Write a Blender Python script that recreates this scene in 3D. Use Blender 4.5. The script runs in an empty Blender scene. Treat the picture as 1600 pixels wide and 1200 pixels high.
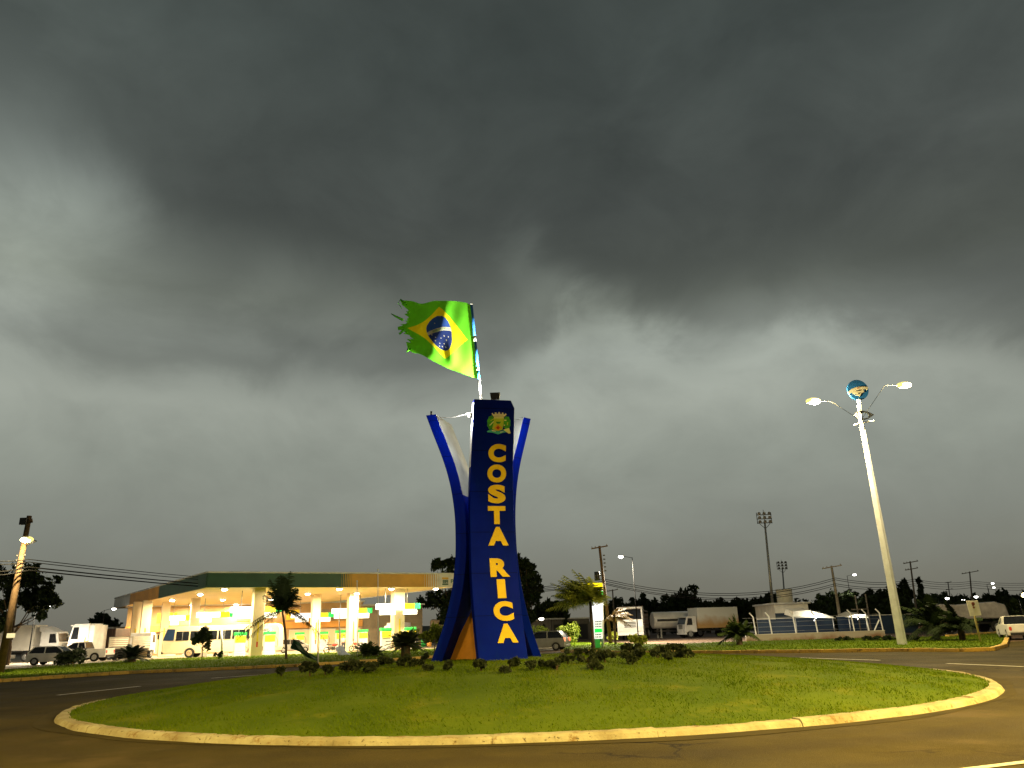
import bpy, bmesh, math, random
import numpy as np
from mathutils import Vector, Matrix
R = math.radians
rnd = random.Random(7)
nrs = np.random.RandomState(5)
scene = bpy.context.scene
# ------------------------------------------------------------------ camera
CAMH = 1.55; F = 1203.0; PITCH = R(17.8); ROLL = R(-1.9)
cam = bpy.data.cameras.new('camera'); camo = bpy.data.objects.new('camera', cam)
scene.collection.objects.link(camo); scene.camera = camo
cam.sensor_width = 36; cam.lens = F / 1600 * 36; cam.clip_end = 3000; cam.clip_start = .05
RM = Matrix.Rotation(math.pi/2 + PITCH, 3, 'X') @ Matrix.Rotation(ROLL, 3, 'Z')
camo.matrix_world = Matrix.Translation((0, 0, CAMH)) @ RM.to_4x4()
def ray(px, py): return RM @ Vector(((px-800)/F, (600-py)/F, -1))
def G(px, py, h=0.0):
    d = ray(px, py); t = (h-CAMH)/d.z; return Vector((d.x*t, d.y*t, h))
def W(px, py, Y):
    d = ray(px, py); t = Y/d.y; return Vector((d.x*t, Y, CAMH+d.z*t))
# ------------------------------------------------------------------ exposure, world, sun
vs = scene.view_settings; vs.view_transform = 'Standard'; vs.look = 'None'; vs.exposure = 0.14; vs.gamma = 1
scene.render.engine = 'CYCLES'
scene.cycles.max_bounces = 6; scene.cycles.sample_clamp_indirect = 4
def lin(c):
    return tuple((v/255/12.92 if v <= 10 else ((v/255+.055)/1.055)**2.4) for v in c)
world = bpy.data.worlds.new('World'); scene.world = world; world.use_nodes = True
nt = world.node_tree; N = nt.nodes; L = nt.links
for n in list(N): N.remove(n)
def nn(t, **k):
    n = N.new(t)
    for a, b in k.items(): setattr(n, a, b)
    return n
def vm(op, a, b=None):
    n = nn('ShaderNodeVectorMath', operation=op)
    for i, x in enumerate((a, b)):
        if x is None: continue
        if hasattr(x, 'links') : L.new(x, n.inputs[i])
        else: n.inputs[i].default_value = x
    return n.outputs['Value'] if op in ('DOT_PRODUCT', 'LENGTH') else n.outputs['Vector']
def mt(op, a, b=0.0, c=None):
    n = nn('ShaderNodeMath', operation=op)
    for i, x in enumerate((a, b, c)):
        if x is None: continue
        if hasattr(x, 'links'): L.new(x, n.inputs[i])
        else: n.inputs[i].default_value = x
    return n.outputs[0]
geo = nn('ShaderNodeTexCoord').outputs['Generated']
sep = nn('ShaderNodeSeparateXYZ'); L.new(geo, sep.inputs[0])
zz = mt('MAXIMUM', sep.outputs[2], 0.0)
den = mt('ADD', zz, 0.16)
cmb = nn('ShaderNodeCombineXYZ')
L.new(mt('DIVIDE', sep.outputs[0], den), cmb.inputs[0]); L.new(mt('DIVIDE', sep.outputs[1], den), cmb.inputs[1])
def noise(vec, sc, det, rough=.5, dist=0.0):
    n = nn('ShaderNodeTexNoise'); n.inputs['Scale'].default_value = sc; n.inputs['Detail'].default_value = det
    n.inputs['Roughness'].default_value = rough; n.inputs['Distortion'].default_value = dist; L.new(vec, n.inputs['Vector']); return n
gs = vm('MULTIPLY', geo, (1, 1, 1.5))
n1 = noise(cmb.outputs[0], .8, 5, .45); n2 = noise(gs, 5.0, 9, .56, .5); n3 = noise(geo, 2.4, 3); n4 = noise(vm('ADD', gs, (3.1, 7.7, 1.3)), 11.0, 7, .55, .3)
def cen(n, k): return mt('MULTIPLY', mt('SUBTRACT', n.outputs['Fac'], .5), k)
wv = vm('ADD', geo, vm('MULTIPLY', vm('SUBTRACT', n3.outputs['Color'], (.5, .5, .5)), (.06, .06, .06)))
wv = vm('NORMALIZE', vm('ADD', wv, vm('MULTIPLY', vm('SUBTRACT', n2.outputs['Color'], (.5, .5, .5)), (.16, .16, .14))))
# colour of the air below and between the clouds by height
ramp = nn('ShaderNodeValToRGB'); L.new(mt('ADD', zz, cen(n1, .04)), ramp.inputs[0])
cr = ramp.color_ramp
stops = [(0.0, (103, 101, 91)), (.05, (112, 112, 102)), (.12, (125, 128, 119)), (.20, (137, 142, 132)), (.27, (147, 152, 142)), (.34, (146, 152, 143)),
         (.40, (126, 132, 122)), (.50, (116, 123, 117)), (.65, (108, 118, 113)), (1.0, (106, 116, 112))]
while len(cr.elements) < len(stops): cr.elements.new(.5)
for e, (p, c) in zip(cr.elements, stops): e.position = p; e.color = lin(c) + (1,)
# two decks of storm cloud; the lower edge of each is given by azimuth, torn by noise
azi = mt('ADD', mt('MULTIPLY', mt('DIVIDE', sep.outputs[0], mt('MAXIMUM', sep.outputs[1], .05)), .5), .5)
def deck(pix, width, fray):
    fc = nn('ShaderNodeFloatCurve'); L.new(azi, fc.inputs['Value']); cu = fc.mapping.curves[0]; P = []
    for x, y in pix: d = ray(x, y).normalized(); P.append((min(1, max(0, .5+.5*d.x/d.y)), d.z))
    while len(cu.points) < len(P): cu.points.new(.5, .5)
    for q, p in zip(cu.points, P): q.location = p
    fc.mapping.update()
    h = mt('SUBTRACT', mt('ADD', sep.outputs[2], mt('ADD', cen(n2, fray), cen(n4, fray*.35))), fc.outputs[0])
    m = nn('ShaderNodeMapRange', interpolation_type='SMOOTHSTEP'); L.new(h, m.inputs[0]); m.inputs[1].default_value = -width; m.inputs[2].default_value = width
    return m.outputs[0]
dB = deck([(-400, 540), (0, 545), (120, 568), (330, 585), (480, 608), (640, 615), (760, 600), (840, 530), (900, 470), (1000, 505), (1100, 525), (1250, 500), (1400, 520), (1600, 560), (2100, 560)], .035, .16)
dA = deck([(-400, 60), (0, 170), (110, 230), (200, 340), (330, 410), (480, 430), (640, 440), (760, 420), (860, 440), (1000, 470), (1120, 450), (1260, 430), (1400, 450), (1600, 500), (2100, 520)], .055, .20)
# (pixel, angular size in degrees, gain): single brighter or darker billows
blobs = [((-20, 350), 5.5, .75), ((130, 310), 3.0, .75), ((40, 420), 4.5, .45), ((250, 430), 4, .25), ((420, 450), 3.2, .35), ((560, 462), 2.6, .22), ((830, 400), 1.5, .4), ((870, 450), 2.0, .55), ((975, 480), 1.8, .55), ((1030, 500), 2.2, .3),
         ((1180, 490), 3.5, .3), ((1300, 480), 3.5, .2), ((450, 540), 3.0, -.12), ((640, 570), 3.0, -.14), ((40, 60), 9, .55), ((300, 60), 8, .15), ((1580, 80), 9, .25), ((960, 270), 5, -.06), ((1100, 170), 5, .10), ((1500, 360), 6, .10)]
tot = None
for (px, py), s, g in blobs:
    d = ray(px, py).normalized(); k = 1/(1-math.cos(R(s)))
    e = mt('POWER', 2.71828, mt('MULTIPLY', mt('SUBTRACT', vm('DOT_PRODUCT', wv, tuple(d)), 1.0), k))
    e = mt('MULTIPLY', e, g); tot = e if tot is None else mt('ADD', tot, e)
gain = mt('MULTIPLY', mt('SUBTRACT', 1.0, mt('MULTIPLY', dB, .46)), mt('SUBTRACT', 1.0, mt('MULTIPLY', dA, .44)))
gain = mt('MULTIPLY', gain, mt('ADD', 1.0, tot))
upw = mt('ADD', .05, mt('MULTIPLY', mt('MINIMUM', zz, .35), .9))
gain = mt('MULTIPLY', gain, mt('ADD', 1.0, mt('MULTIPLY', mt('ADD', cen(n2, 2.4), cen(n4, .9)), upw)))
gain = mt('MAXIMUM', gain, .12)
cm = vm('MULTIPLY', ramp.outputs[0], gain)
n_s = cm.node; cv = nn('ShaderNodeCombineXYZ')
for i in range(3): L.new(gain, cv.inputs[i])
L.new(cv.outputs[0], n_s.inputs[1])
bg = nn('ShaderNodeBackground'); L.new(cm, bg.inputs[0]); bg.inputs[1].default_value = 1.0
# a thin share of the physical sky behind the cloud deck
sky = nn('ShaderNodeTexSky', sky_type='NISHITA'); sky.sun_disc = False; sky.sun_elevation = R(8); sky.sun_rotation = R(200)
bg2 = nn('ShaderNodeBackground'); L.new(sky.outputs[0], bg2.inputs[0]); bg2.inputs[1].default_value = .002
ad = nn('ShaderNodeAddShader'); L.new(bg.outputs[0], ad.inputs[0]); L.new(bg2.outputs[0], ad.inputs[1])
wo = nn('ShaderNodeOutputWorld'); L.new(ad.outputs[0], wo.inputs[0])
sl = bpy.data.lights.new('sun', 'SUN'); sl.energy = .05; sl.angle = R(20); sl.color = (.9, .95, 1)
so = bpy.data.objects.new('sun', sl); scene.collection.objects.link(so); so.rotation_euler = (R(55), 0, R(160))
# ------------------------------------------------------------------ materials
MATS = {}
def mat(name, col, rough=.6, metal=0, nscale=0, namt=.15, bump=0, bscale=40, emit=None, est=1.0, col2=None, spec=.5, transl=0, wave=None):
    if name in MATS: return MATS[name]
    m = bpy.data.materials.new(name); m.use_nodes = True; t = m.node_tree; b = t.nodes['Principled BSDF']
    b.inputs['Base Color'].default_value = (*col, 1); b.inputs['Roughness'].default_value = rough; b.inputs['Metallic'].default_value = metal
    b.inputs['Specular IOR Level'].default_value = spec
    tc = t.nodes.new('ShaderNodeTexCoord')
    if nscale == 0 and not emit: nscale, namt = 1.7, .09
    if nscale:
        a = t.nodes.new('ShaderNodeTexNoise'); a.inputs['Scale'].default_value = nscale; a.inputs['Detail'].default_value = 6; a.inputs['Roughness'].default_value = .6
        t.links.new(tc.outputs['Object'], a.inputs['Vector'])
        r = t.nodes.new('ShaderNodeValToRGB'); t.links.new(a.outputs['Fac'], r.inputs[0])
        c2 = col2 or tuple(max(0, c*(1-2*namt)) for c in col); c1 = col if col2 else tuple(min(1, c*(1+namt)) for c in col)
        r.color_ramp.elements[0].position = .32; r.color_ramp.elements[1].position = .68
        r.color_ramp.elements[0].color = (*c2, 1); r.color_ramp.elements[1].color = (*c1, 1)
        t.links.new(r.outputs[0], b.inputs['Base Color'])
    if bump:
        a = t.nodes.new('ShaderNodeTexNoise'); a.inputs['Scale'].default_value = bscale; a.inputs['Detail'].default_value = 5
        t.links.new(tc.outputs['Object'], a.inputs['Vector'])
        q = t.nodes.new('ShaderNodeBump'); q.inputs['Strength'].default_value = bump; q.inputs['Distance'].default_value = .05
        t.links.new(a.outputs['Fac'], q.inputs['Height']); t.links.new(q.outputs[0], b.inputs['Normal'])
    if emit:
        b.inputs['Emission Color'].default_value = (*emit, 1); b.inputs['Emission Strength'].default_value = est
    if transl:
        tr = t.nodes.new('ShaderNodeBsdfTranslucent'); mx = t.nodes.new('ShaderNodeMixShader'); mx.inputs[0].default_value = transl
        src = b.inputs['Base Color'].links[0].from_socket if b.inputs['Base Color'].links else None
        if src: t.links.new(src, tr.inputs[0])
        else: tr.inputs[0].default_value = (*col, 1)
        t.links.new(b.outputs[0], mx.inputs[1]); t.links.new(tr.outputs[0], mx.inputs[2]); t.links.new(mx.outputs[0], t.nodes['Material Output'].inputs[0])
    MATS[name] = m; return m
asphalt = mat('asphalt', (.056, .043, .009), .55, nscale=.35, namt=.22, bump=.5, bscale=60, spec=.12)
dirt = mat('dirt', (.12, .065, .03), .95, nscale=.25, col2=(.06, .035, .02), bump=.5, bscale=6)
lot = mat('lot_concrete', (.34, .28, .19), .8, nscale=.3, namt=.15)
grass = mat('grass', (.100, .148, .004), .95, nscale=.5, col2=(.060, .104, .003), bump=.9, bscale=30, spec=.1)
bladem = mat('grass_blade', (.122, .180, .005), .9, nscale=.45, col2=(.068, .118, .004), spec=.1, transl=.3)
kerbm = mat('kerb_paint', (.42, .39, .27), .85, nscale=1.3, col2=(.24, .20, .11), bump=.6, bscale=12)
kerby = mat('kerb_yellow', (.68, .44, .08), .85, nscale=1.4, col2=(.36, .25, .09), bump=.5, bscale=12)
linem = mat('line_paint', (.75, .72, .62), .7, nscale=3, col2=(.45, .42, .36))
blue = mat('blue_paint', (.0003, .010, .29), .5, nscale=1.1, namt=.10, bump=.06, bscale=3, spec=.04)
white = mat('white_paint', (.78, .78, .74), .5, nscale=1.5, namt=.07)
whitev = mat('vehicle_white', (.72, .70, .66), .35, nscale=1.2, namt=.08)
silverv = mat('vehicle_grey', (.30, .30, .28), .3, .3)
orange = mat('orange_paint', (.62, .27, .03), .6, nscale=2, namt=.12)
letterm = mat('letter_yellow', (.96, .64, .03), .5, spec=.15)
dark = mat('dark_metal', (.02, .02, .02), .5)
steel = mat('galvanised_steel', (.35, .35, .33), .45, .6)
glass = mat('dark_glass', (.012, .014, .018), .12)
rubber = mat('rubber', (.015, .015, .015), .85)
chrome = mat('rim_metal', (.45, .45, .44), .35, .7)
concrete = mat('concrete', (.30, .26, .20), .9, nscale=3, namt=.2, bump=.3, bscale=20)
woodp = mat('pole_wood', (.13, .075, .03), .9, nscale=4, col2=(.065, .036, .015), bump=.4, bscale=25)
polew = mat('pole_white', (.80, .82, .84), .5)
leafd = mat('leaf_dark', (.022, .040, .010), .8, nscale=.6, col2=(.010, .018, .006), transl=.2, spec=.2)
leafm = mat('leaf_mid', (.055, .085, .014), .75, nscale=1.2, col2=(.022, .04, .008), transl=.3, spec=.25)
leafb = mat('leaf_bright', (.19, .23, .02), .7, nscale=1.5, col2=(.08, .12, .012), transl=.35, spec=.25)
leafc = mat('leaf_cycad', (.022, .036, .012), .6, nscale=1.5, col2=(.01, .018, .006), spec=.3)
bark = mat('bark', (.09, .06, .035), .95, nscale=3, namt=.3, bump=.5, bscale=15)
cream = mat('cream_paint', (.76, .62, .40), .6, nscale=.6, namt=.06)
ceilm = mat('ceiling_panel', (.80, .60, .28), .6, nscale=.5, namt=.05)
fgreen = mat('fascia_green', (.020, .085, .050), .5, nscale=.5, namt=.15)
fyellow = mat('fascia_yellow', (.58, .29, .012), .5, nscale=.5, namt=.12)
fwhite = mat('fascia_white', (.62, .62, .58), .5)
wallor = mat('wall_orange', (.72, .34, .07), .7, nscale=.8, namt=.12)
walltan = mat('wall_tan', (.30, .24, .16), .8, nscale=.6, namt=.15)
wallblue = mat('wall_blue', (.005, .020, .045), .7, nscale=.8, namt=.15)
wallwhite = mat('wall_white', (.60, .57, .48), .8, nscale=.7, namt=.12)
yellowp = mat('yellow_panel', (.85, .65, .02), .5)
greenp = mat('green_panel', (.02, .45, .08), .5)
redp = mat('red_plastic', (.6, .04, .02), .4)
E_white = mat('lightbox_white', (.8, .8, .8), .5, emit=(.95, .97, 1), est=1.6)
E_yellow = mat('lightbox_yellow', (.8, .7, .0), .5, emit=(.93, .92, .0), est=1.0)
E_green = mat('lightbox_green', (.0, .5, .1), .5, emit=(.0, .78, .06), est=1.0)
E_amber = mat('lightbox_amber', (.8, .6, .0), .5, emit=(1, .62, .0), est=1.0)
E_lamp = mat('lamp_lens_warm', (1, 1, 1), .5, emit=(1, .86, .62), est=30)
E_lamp2 = mat('lamp_lens_sodium', (1, 1, 1), .5, emit=(1, .72, .25), est=18)
E_cool = mat('lamp_lens_cool', (1, 1, 1), .5, emit=(1, .97, .9), est=14)
E_tail = mat('tail_lens', (.8, .1, .05), .4, emit=(1, .25, .1), est=2.0)
skin = mat('skin', (.35, .19, .12), .6); cloth1 = mat('cloth_white', (.6, .58, .55), .9); cloth2 = mat('cloth_dark', (.04, .04, .06), .9); hairm = mat('hair', (.015, .01, .008), .8)
def layered(m, fn):
    t = m.node_tree; b = t.nodes['Principled BSDF']; tc = t.nodes.new('ShaderNodeTexCoord').outputs['Object']
    def N_(sc, det=5, rough=.6, vec=None, off=None):
        n = t.nodes.new('ShaderNodeTexNoise'); n.inputs['Scale'].default_value = sc; n.inputs['Detail'].default_value = det; n.inputs['Roughness'].default_value = rough; t.links.new(vec or tc, n.inputs['Vector']); return n.outputs['Fac']
    def Rg(f, a, b_):
        n = t.nodes.new('ShaderNodeMapRange'); n.interpolation_type = 'SMOOTHSTEP'; t.links.new(f, n.inputs[0]); n.inputs[1].default_value = a; n.inputs[2].default_value = b_; return n.outputs[0]
    def Mx(f, a, b_):
        n = t.nodes.new('ShaderNodeMix'); n.data_type = 'RGBA'; t.links.new(f, n.inputs[0]) if hasattr(f, 'links') else None
        for k, x in ((6, a), (7, b_)):
            if hasattr(x, 'links'): t.links.new(x, n.inputs[k])
            else: n.inputs[k].default_value = (*x, 1)
        return n.outputs[2]
    def Ma(op, a, b_=0):
        n = t.nodes.new('ShaderNodeMath'); n.operation = op
        for k, x in ((0, a), (1, b_)):
            if hasattr(x, 'links'): t.links.new(x, n.inputs[k])
            else: n.inputs[k].default_value = x
        return n.outputs[0]
    fn(t, b, tc, N_, Rg, Mx, Ma)
def f_asph(t, b, tc, N_, Rg, Mx, Ma):
    base = b.inputs['Base Color'].links[0].from_socket
    d = t.nodes.new('ShaderNodeVectorMath'); d.operation = 'DISTANCE'; t.links.new(tc, d.inputs[0]); d.inputs[1].default_value = (0, 24.3, 0)
    tr = Ma('SINE', Ma('MULTIPLY', Ma('ADD', d.outputs['Value'], Ma('MULTIPLY', N_(.15, 2), 1.5)), 3.6))
    c = Mx(Ma('MULTIPLY', Rg(tr, -.2, 1), .35), base, (.028, .020, .009))
    c = Mx(Rg(N_(.22, 6, .65), .55, .66), c, (.075, .055, .022))
    c = Mx(Ma('MULTIPLY', Rg(N_(45, 2), .56, .68), .55), c, (.11, .085, .022))
    v = t.nodes.new('ShaderNodeTexVoronoi'); v.feature = 'DISTANCE_TO_EDGE'; v.inputs['Scale'].default_value = .35
    w = t.nodes.new('ShaderNodeVectorMath'); w.operation = 'ADD'; n = t.nodes.new('ShaderNodeTexNoise'); n.inputs['Scale'].default_value = 1.5; n.inputs['Detail'].default_value = 6; t.links.new(tc, n.inputs['Vector']); t.links.new(tc, w.inputs[0]); t.links.new(n.outputs['Color'], w.inputs[1]); t.links.new(w.outputs[0], v.inputs['Vector'])
    cr_ = Ma('MULTIPLY', Ma('SUBTRACT', 1.0, Rg(v.outputs['Distance'], .004, .016)), Rg(N_(.12, 2), .5, .6))
    c = Mx(cr_, c, (.012, .009, .005)); t.links.new(c, b.inputs['Base Color'])
    t.links.new(Ma('ADD', .62, Ma('MULTIPLY', N_(.3, 4), .4)), b.inputs['Roughness'])
layered(asphalt, f_asph)
def f_grass(t, b, tc, N_, Rg, Mx, Ma):
    base = b.inputs['Base Color'].links[0].from_socket
    c = Mx(Rg(N_(.9, 7, .7), .52, .70), base, (.13, .155, .010))
    c = Mx(Ma('MULTIPLY', Rg(N_(.33, 5, .7), .56, .68), .75), c, (.050, .095, .004))
    c = Mx(Rg(N_(1.8, 6, .7), .68, .78), c, (.14, .10, .03)); t.links.new(c, b.inputs['Base Color'])
layered(grass, f_grass); layered(bladem, f_grass)
def f_kerb(t, b, tc, N_, Rg, Mx, Ma):
    base = b.inputs['Base Color'].links[0].from_socket
    c = Mx(Rg(N_(3.5, 8, .7), .54, .64), base, (.20, .13, .05)); c = Mx(Rg(N_(14, 4, .6), .62, .7), c, (.08, .06, .03)); t.links.new(c, b.inputs['Base Color'])
layered(kerbm, f_kerb); layered(kerby, f_kerb)
def f_blue(t, b, tc, N_, Rg, Mx, Ma):
    base = b.inputs['Base Color'].links[0].from_socket
    sp = t.nodes.new('ShaderNodeSeparateXYZ'); t.links.new(tc, sp.inputs[0]); fr = Ma('FRACT', Ma('DIVIDE', sp.outputs[2], 1.22))
    c = Mx(Ma('MULTIPLY', Ma('LESS_THAN', fr, .018), .7), base, (.0, .003, .06))
    mp = t.nodes.new('ShaderNodeMapping'); mp.inputs['Scale'].default_value = (6, 6, .5); t.links.new(tc, mp.inputs[0])
    c = Mx(Ma('MULTIPLY', Rg(N_(1.2, 6, .65, mp.outputs[0]), .5, .7), .35), c, (.002, .022, .24)); t.links.new(c, b.inputs['Base Color'])
    t.links.new(Ma('ADD', .35, Ma('MULTIPLY', N_(2, 4), .3)), b.inputs['Roughness'])
layered(blue, f_blue)
# ------------------------------------------------------------------ mesh builder
class MB:
    def __init__(s): s.v = []; s.f = []; s.m = []; s.sm = []; s.M = Matrix.Identity(4)
    def add(s, vs_, fs, mi=0, sm=False):
        o = len(s.v); s.v += [tuple(s.M @ Vector(p)) for p in vs_]
        for f in fs: s.f.append([o+i for i in f]); s.m.append(mi); s.sm.append(sm)
        return s
    def box(s, x0, x1, y0, y1, z0, z1, mi=0):
        return s.add([(x0,y0,z0),(x1,y0,z0),(x1,y1,z0),(x0,y1,z0),(x0,y0,z1),(x1,y0,z1),(x1,y1,z1),(x0,y1,z1)],
                     [(0,3,2,1),(4,5,6,7),(0,1,5,4),(1,2,6,5),(2,3,7,6),(3,0,4,7)], mi)
    def loft(s, A, B, mi=0, sm=False):
        n = len(A); return s.add(list(A)+list(B), [list(range(n))[::-1], list(range(n, 2*n))] + [(i, (i+1) % n, n+(i+1) % n, n+i) for i in range(n)], mi, sm)
    def prism(s, poly, y0, y1, mi=0, w=None):      # poly in (x,z); w(z) scales y
        w = w or (lambda z: 1.0)
        return s.loft([(x, y0*w(z), z) for x, z in poly], [(x, y1*w(z), z) for x, z in poly], mi)
    def slab(s, poly, z0, z1, mi=0):               # poly in (x,y)
        return s.loft([(x, y, z0) for x, y in poly], [(x, y, z1) for x, y in poly], mi)
    def tube(s, pts, rad, n=8, mi=0, cap=True, sm=True):
        pts = [Vector(p) for p in pts]; rr = rad if hasattr(rad, '__len__') else [rad]*len(pts); rings = []
        for i, p in enumerate(pts):
            t = (pts[min(i+1, len(pts)-1)]-pts[max(i-1, 0)]).normalized()
            a = t.cross(Vector((0, 0, 1)) if abs(t.z) < .95 else Vector((1, 0, 0))).normalized(); b = t.cross(a)
            rings += [p+(a*math.cos(2*math.pi*k/n)+b*math.sin(2*math.pi*k/n))*rr[i] for k in range(n)]
        fs = [(i*n+k, i*n+(k+1) % n, (i+1)*n+(k+1) % n, (i+1)*n+k) for i in range(len(pts)-1) for k in range(n)]
        o = len(s.v); s.add(rings, fs, mi, sm)
        if cap: s.f += [[o+k for k in range(n)][::-1], [o+(len(pts)-1)*n+k for k in range(n)]]; s.m += [mi, mi]; s.sm += [False, False]
        return s
    def cyl(s, c, r, h, axis='Z', n=20, mi=0, r2=None):
        c = Vector(c); d = {'X': Vector((1,0,0)), 'Y': Vector((0,1,0)), 'Z': Vector((0,0,1))}[axis]
        return s.tube([c, c+d*h], [r, r if r2 is None else r2], n, mi)
    def ell(s, c, r, n=12, k=8, mi=0):
        vv = []; c = Vector(c)
        for j in range(k+1):
            a = math.pi*j/k-math.pi/2
            vv += [(c.x+r[0]*math.cos(a)*math.cos(2*math.pi*i/n), c.y+r[1]*math.cos(a)*math.sin(2*math.pi*i/n), c.z+r[2]*math.sin(a)) for i in range(n)]
        return s.add(vv, [(j*n+i, j*n+(i+1) % n, (j+1)*n+(i+1) % n, (j+1)*n+i) for j in range(k) for i in range(n)], mi, True)
    def build(s, name, mats, parent=None, bevel=0, world=False, solid=0):
        me = bpy.data.meshes.new(name); vv = s.v
        if world and parent is not None: l = parent.location; vv = [(x-l.x, y-l.y, z-l.z) for x, y, z in vv]
        me.from_pydata(vv, [], s.f)
        for m in (mats if isinstance(mats, (list, tuple)) else [mats]): me.materials.append(m)
        me.polygons.foreach_set('material_index', s.m); me.polygons.foreach_set('use_smooth', s.sm)
        b = bmesh.new(); b.from_mesh(me); bmesh.ops.recalc_face_normals(b, faces=b.faces) if len(b.faces) < 20000 else None; b.to_mesh(me); b.free()
        o = bpy.data.objects.new(name, me); scene.collection.objects.link(o)
        if parent is not None: o.parent = parent
        if bevel: q = o.modifiers.new('bevel', 'BEVEL'); q.width = bevel; q.segments = 2; q.limit_method = 'ANGLE'; q.angle_limit = R(35)
        return o
def tag(o, label=None, cat=None, group=None, kind=None):
    for k, v in (('label', label), ('category', cat), ('group', group), ('kind', kind)):
        if v: o[k] = v
    return o
def thing(name, label, cat, loc=(0, 0, 0), rz=0, group=None):
    o = bpy.data.objects.new(name, None); scene.collection.objects.link(o); o.location = loc; o.rotation_euler = (0, 0, rz); o.empty_display_size = .3
    return tag(o, label, cat, group)
def kids(o): return [c for c in scene.collection.objects if c.parent == o]
def copy_tree(o, parent=None):
    c = o.copy(); scene.collection.objects.link(c)
    if parent is not None: c.parent = parent
    for ch in kids(o): copy_tree(ch, c)
    return c
def dup(o, loc, rz=0, label=None, scale=None):
    c = copy_tree(o); c.location = loc; c.rotation_euler = (0, 0, rz)
    if label: c['label'] = label
    if scale: c.scale = (scale,)*3 if not hasattr(scale, '__len__') else scale
    return c
def bez(P, n):
    out = []; P = [Vector(p) for p in P]
    for i in range(n+1):
        t = i/n; Q = P[:]
        while len(Q) > 1: Q = [Q[k].lerp(Q[k+1], t) for k in range(len(Q)-1)]
        out.append(Q[0])
    return out
# fast leaf-quad mesh (numpy)
def leaves(name, centers, radii, n, size, m, parent=None, rs=None, shell=.45, aspect=1.8, extra=None):
    rs = rs or nrs; C = np.array(centers, float); Rr = np.array(radii, float)
    if Rr.ndim == 1: Rr = np.repeat(Rr[:, None], 3, 1)
    wgt = Rr.prod(1)**(2/3); idx = rs.choice(len(C), n, p=wgt/wgt.sum())
    d = rs.normal(size=(n, 3)); d /= np.linalg.norm(d, axis=1)[:, None]
    rad = shell+(1-shell)*rs.rand(n)**.6; rad *= (1+.22*rs.normal(size=n)*(rs.rand(n) < .3))
    P = C[idx]+d*Rr[idx]*rad[:, None]
    a = rs.normal(size=(n, 3)); a /= np.linalg.norm(a, axis=1)[:, None]; b = np.cross(a, rs.normal(size=(n, 3))); b /= np.linalg.norm(b, axis=1)[:, None]+1e-9
    sz = size*(.6+.8*rs.rand(n)); a *= (sz*aspect/2)[:, None]; b *= (sz/2)[:, None]
    V = np.stack([P-a, P+b*.9, P+a, P-b*.9], 1).reshape(-1, 3)
    return rawquads(name, V, m, parent, extra)
def rawquads(name, V, m, parent=None, extra=None):
    n = len(V)//4; me = bpy.data.meshes.new(name); me.vertices.add(len(V)); me.vertices.foreach_set('co', V.astype(np.float32).ravel())
    me.loops.add(4*n); me.loops.foreach_set('vertex_index', np.arange(4*n, dtype=np.int32))
    me.polygons.add(n); me.polygons.foreach_set('loop_start', np.arange(0, 4*n, 4, dtype=np.int32))
    me.update(); me.validate(); me.materials.append(m)
    o = bpy.data.objects.new(name, me); scene.collection.objects.link(o)
    if parent is not None: o.parent = parent
    return o
def area(name, loc, energy, size, col=(1, .82, .55), parent=None, rot=(0, 0, 0)):
    l = bpy.data.lights.new(name, 'AREA'); l.energy = energy; l.size = size; l.color = col; l.shape = 'DISK'
    o = bpy.data.objects.new(name, l); scene.collection.objects.link(o); o.location = loc; o.rotation_euler = rot
    if parent is not None: o.parent = parent
    return o
def point(name, loc, energy, r, col, parent=None):
    l = bpy.data.lights.new(name, 'POINT'); l.energy = energy; l.shadow_soft_size = r; l.color = col
    o = bpy.data.objects.new(name, l); scene.collection.objects.link(o); o.location = loc
    if parent is not None: o.parent = parent
    return o
def spot(name, loc, target, energy, r, col, ang, parent=None, blend=.5):
    l = bpy.data.lights.new(name, 'SPOT'); l.energy = energy; l.shadow_soft_size = r; l.color = col; l.spot_size = R(ang); l.spot_blend = blend
    o = bpy.data.objects.new(name, l); scene.collection.objects.link(o); o.location = loc
    o.rotation_euler = (Vector(target)-Vector(loc)).to_track_quat('-Z', 'Y').to_euler()
    if parent is not None: o.parent = parent
    return o
# ================================================================== SETTING
IC = Vector((.16, 24.3)); IR = 11.8; ZC = .80
def zm(x, y):
    r = math.hypot(x-IC.x, y-IC.y)/IR
    return .095+(ZC-.095)*max(0, 1-min(r, 1)**2.2) if r < 1 else 0
def onmound(px, py):
    d = ray(px, py)
    for i in range(900):
        t = 9+i*.04; x, y, z = d.x*t, d.y*t, CAMH+d.z*t
        if math.hypot(x-IC.x, y-IC.y) < IR and z <= zm(x, y): return Vector((x, y, zm(x, y)))
    return None
mb = MB(); mb.add([(-900, -60, -.012), (900, -60, -.012), (900, 1400, -.012), (-900, 1400, -.012)], [(0, 1, 2, 3)])
tag(mb.build('ground', dirt), kind='structure')
mb = MB()
def flat(mb, pts, z): mb.add([(p[0], p[1], z) for p in pts], [list(range(len(pts)))])
road = [(-90, -20), (60, -20), (90, 30), (140, 62), (140, 84), G(1568, 1003)[:2], G(1540, 1019)[:2], G(1400, 1017)[:2], G(1080, 1020)[:2], G(880, 1018)[:2], G(690, 1026)[:2], G(460, 1042)[:2], G(340, 1047)[:2], G(200, 1053)[:2], G(0, 1066)[:2], (-90, 42)]
flat(mb, road, 0.0)
flat(mb, [G(700, 1024)[:2], G(880, 1016)[:2], (13, 130), (-3, 130)], .004)
tag(mb.build('road', asphalt), kind='structure')
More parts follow.
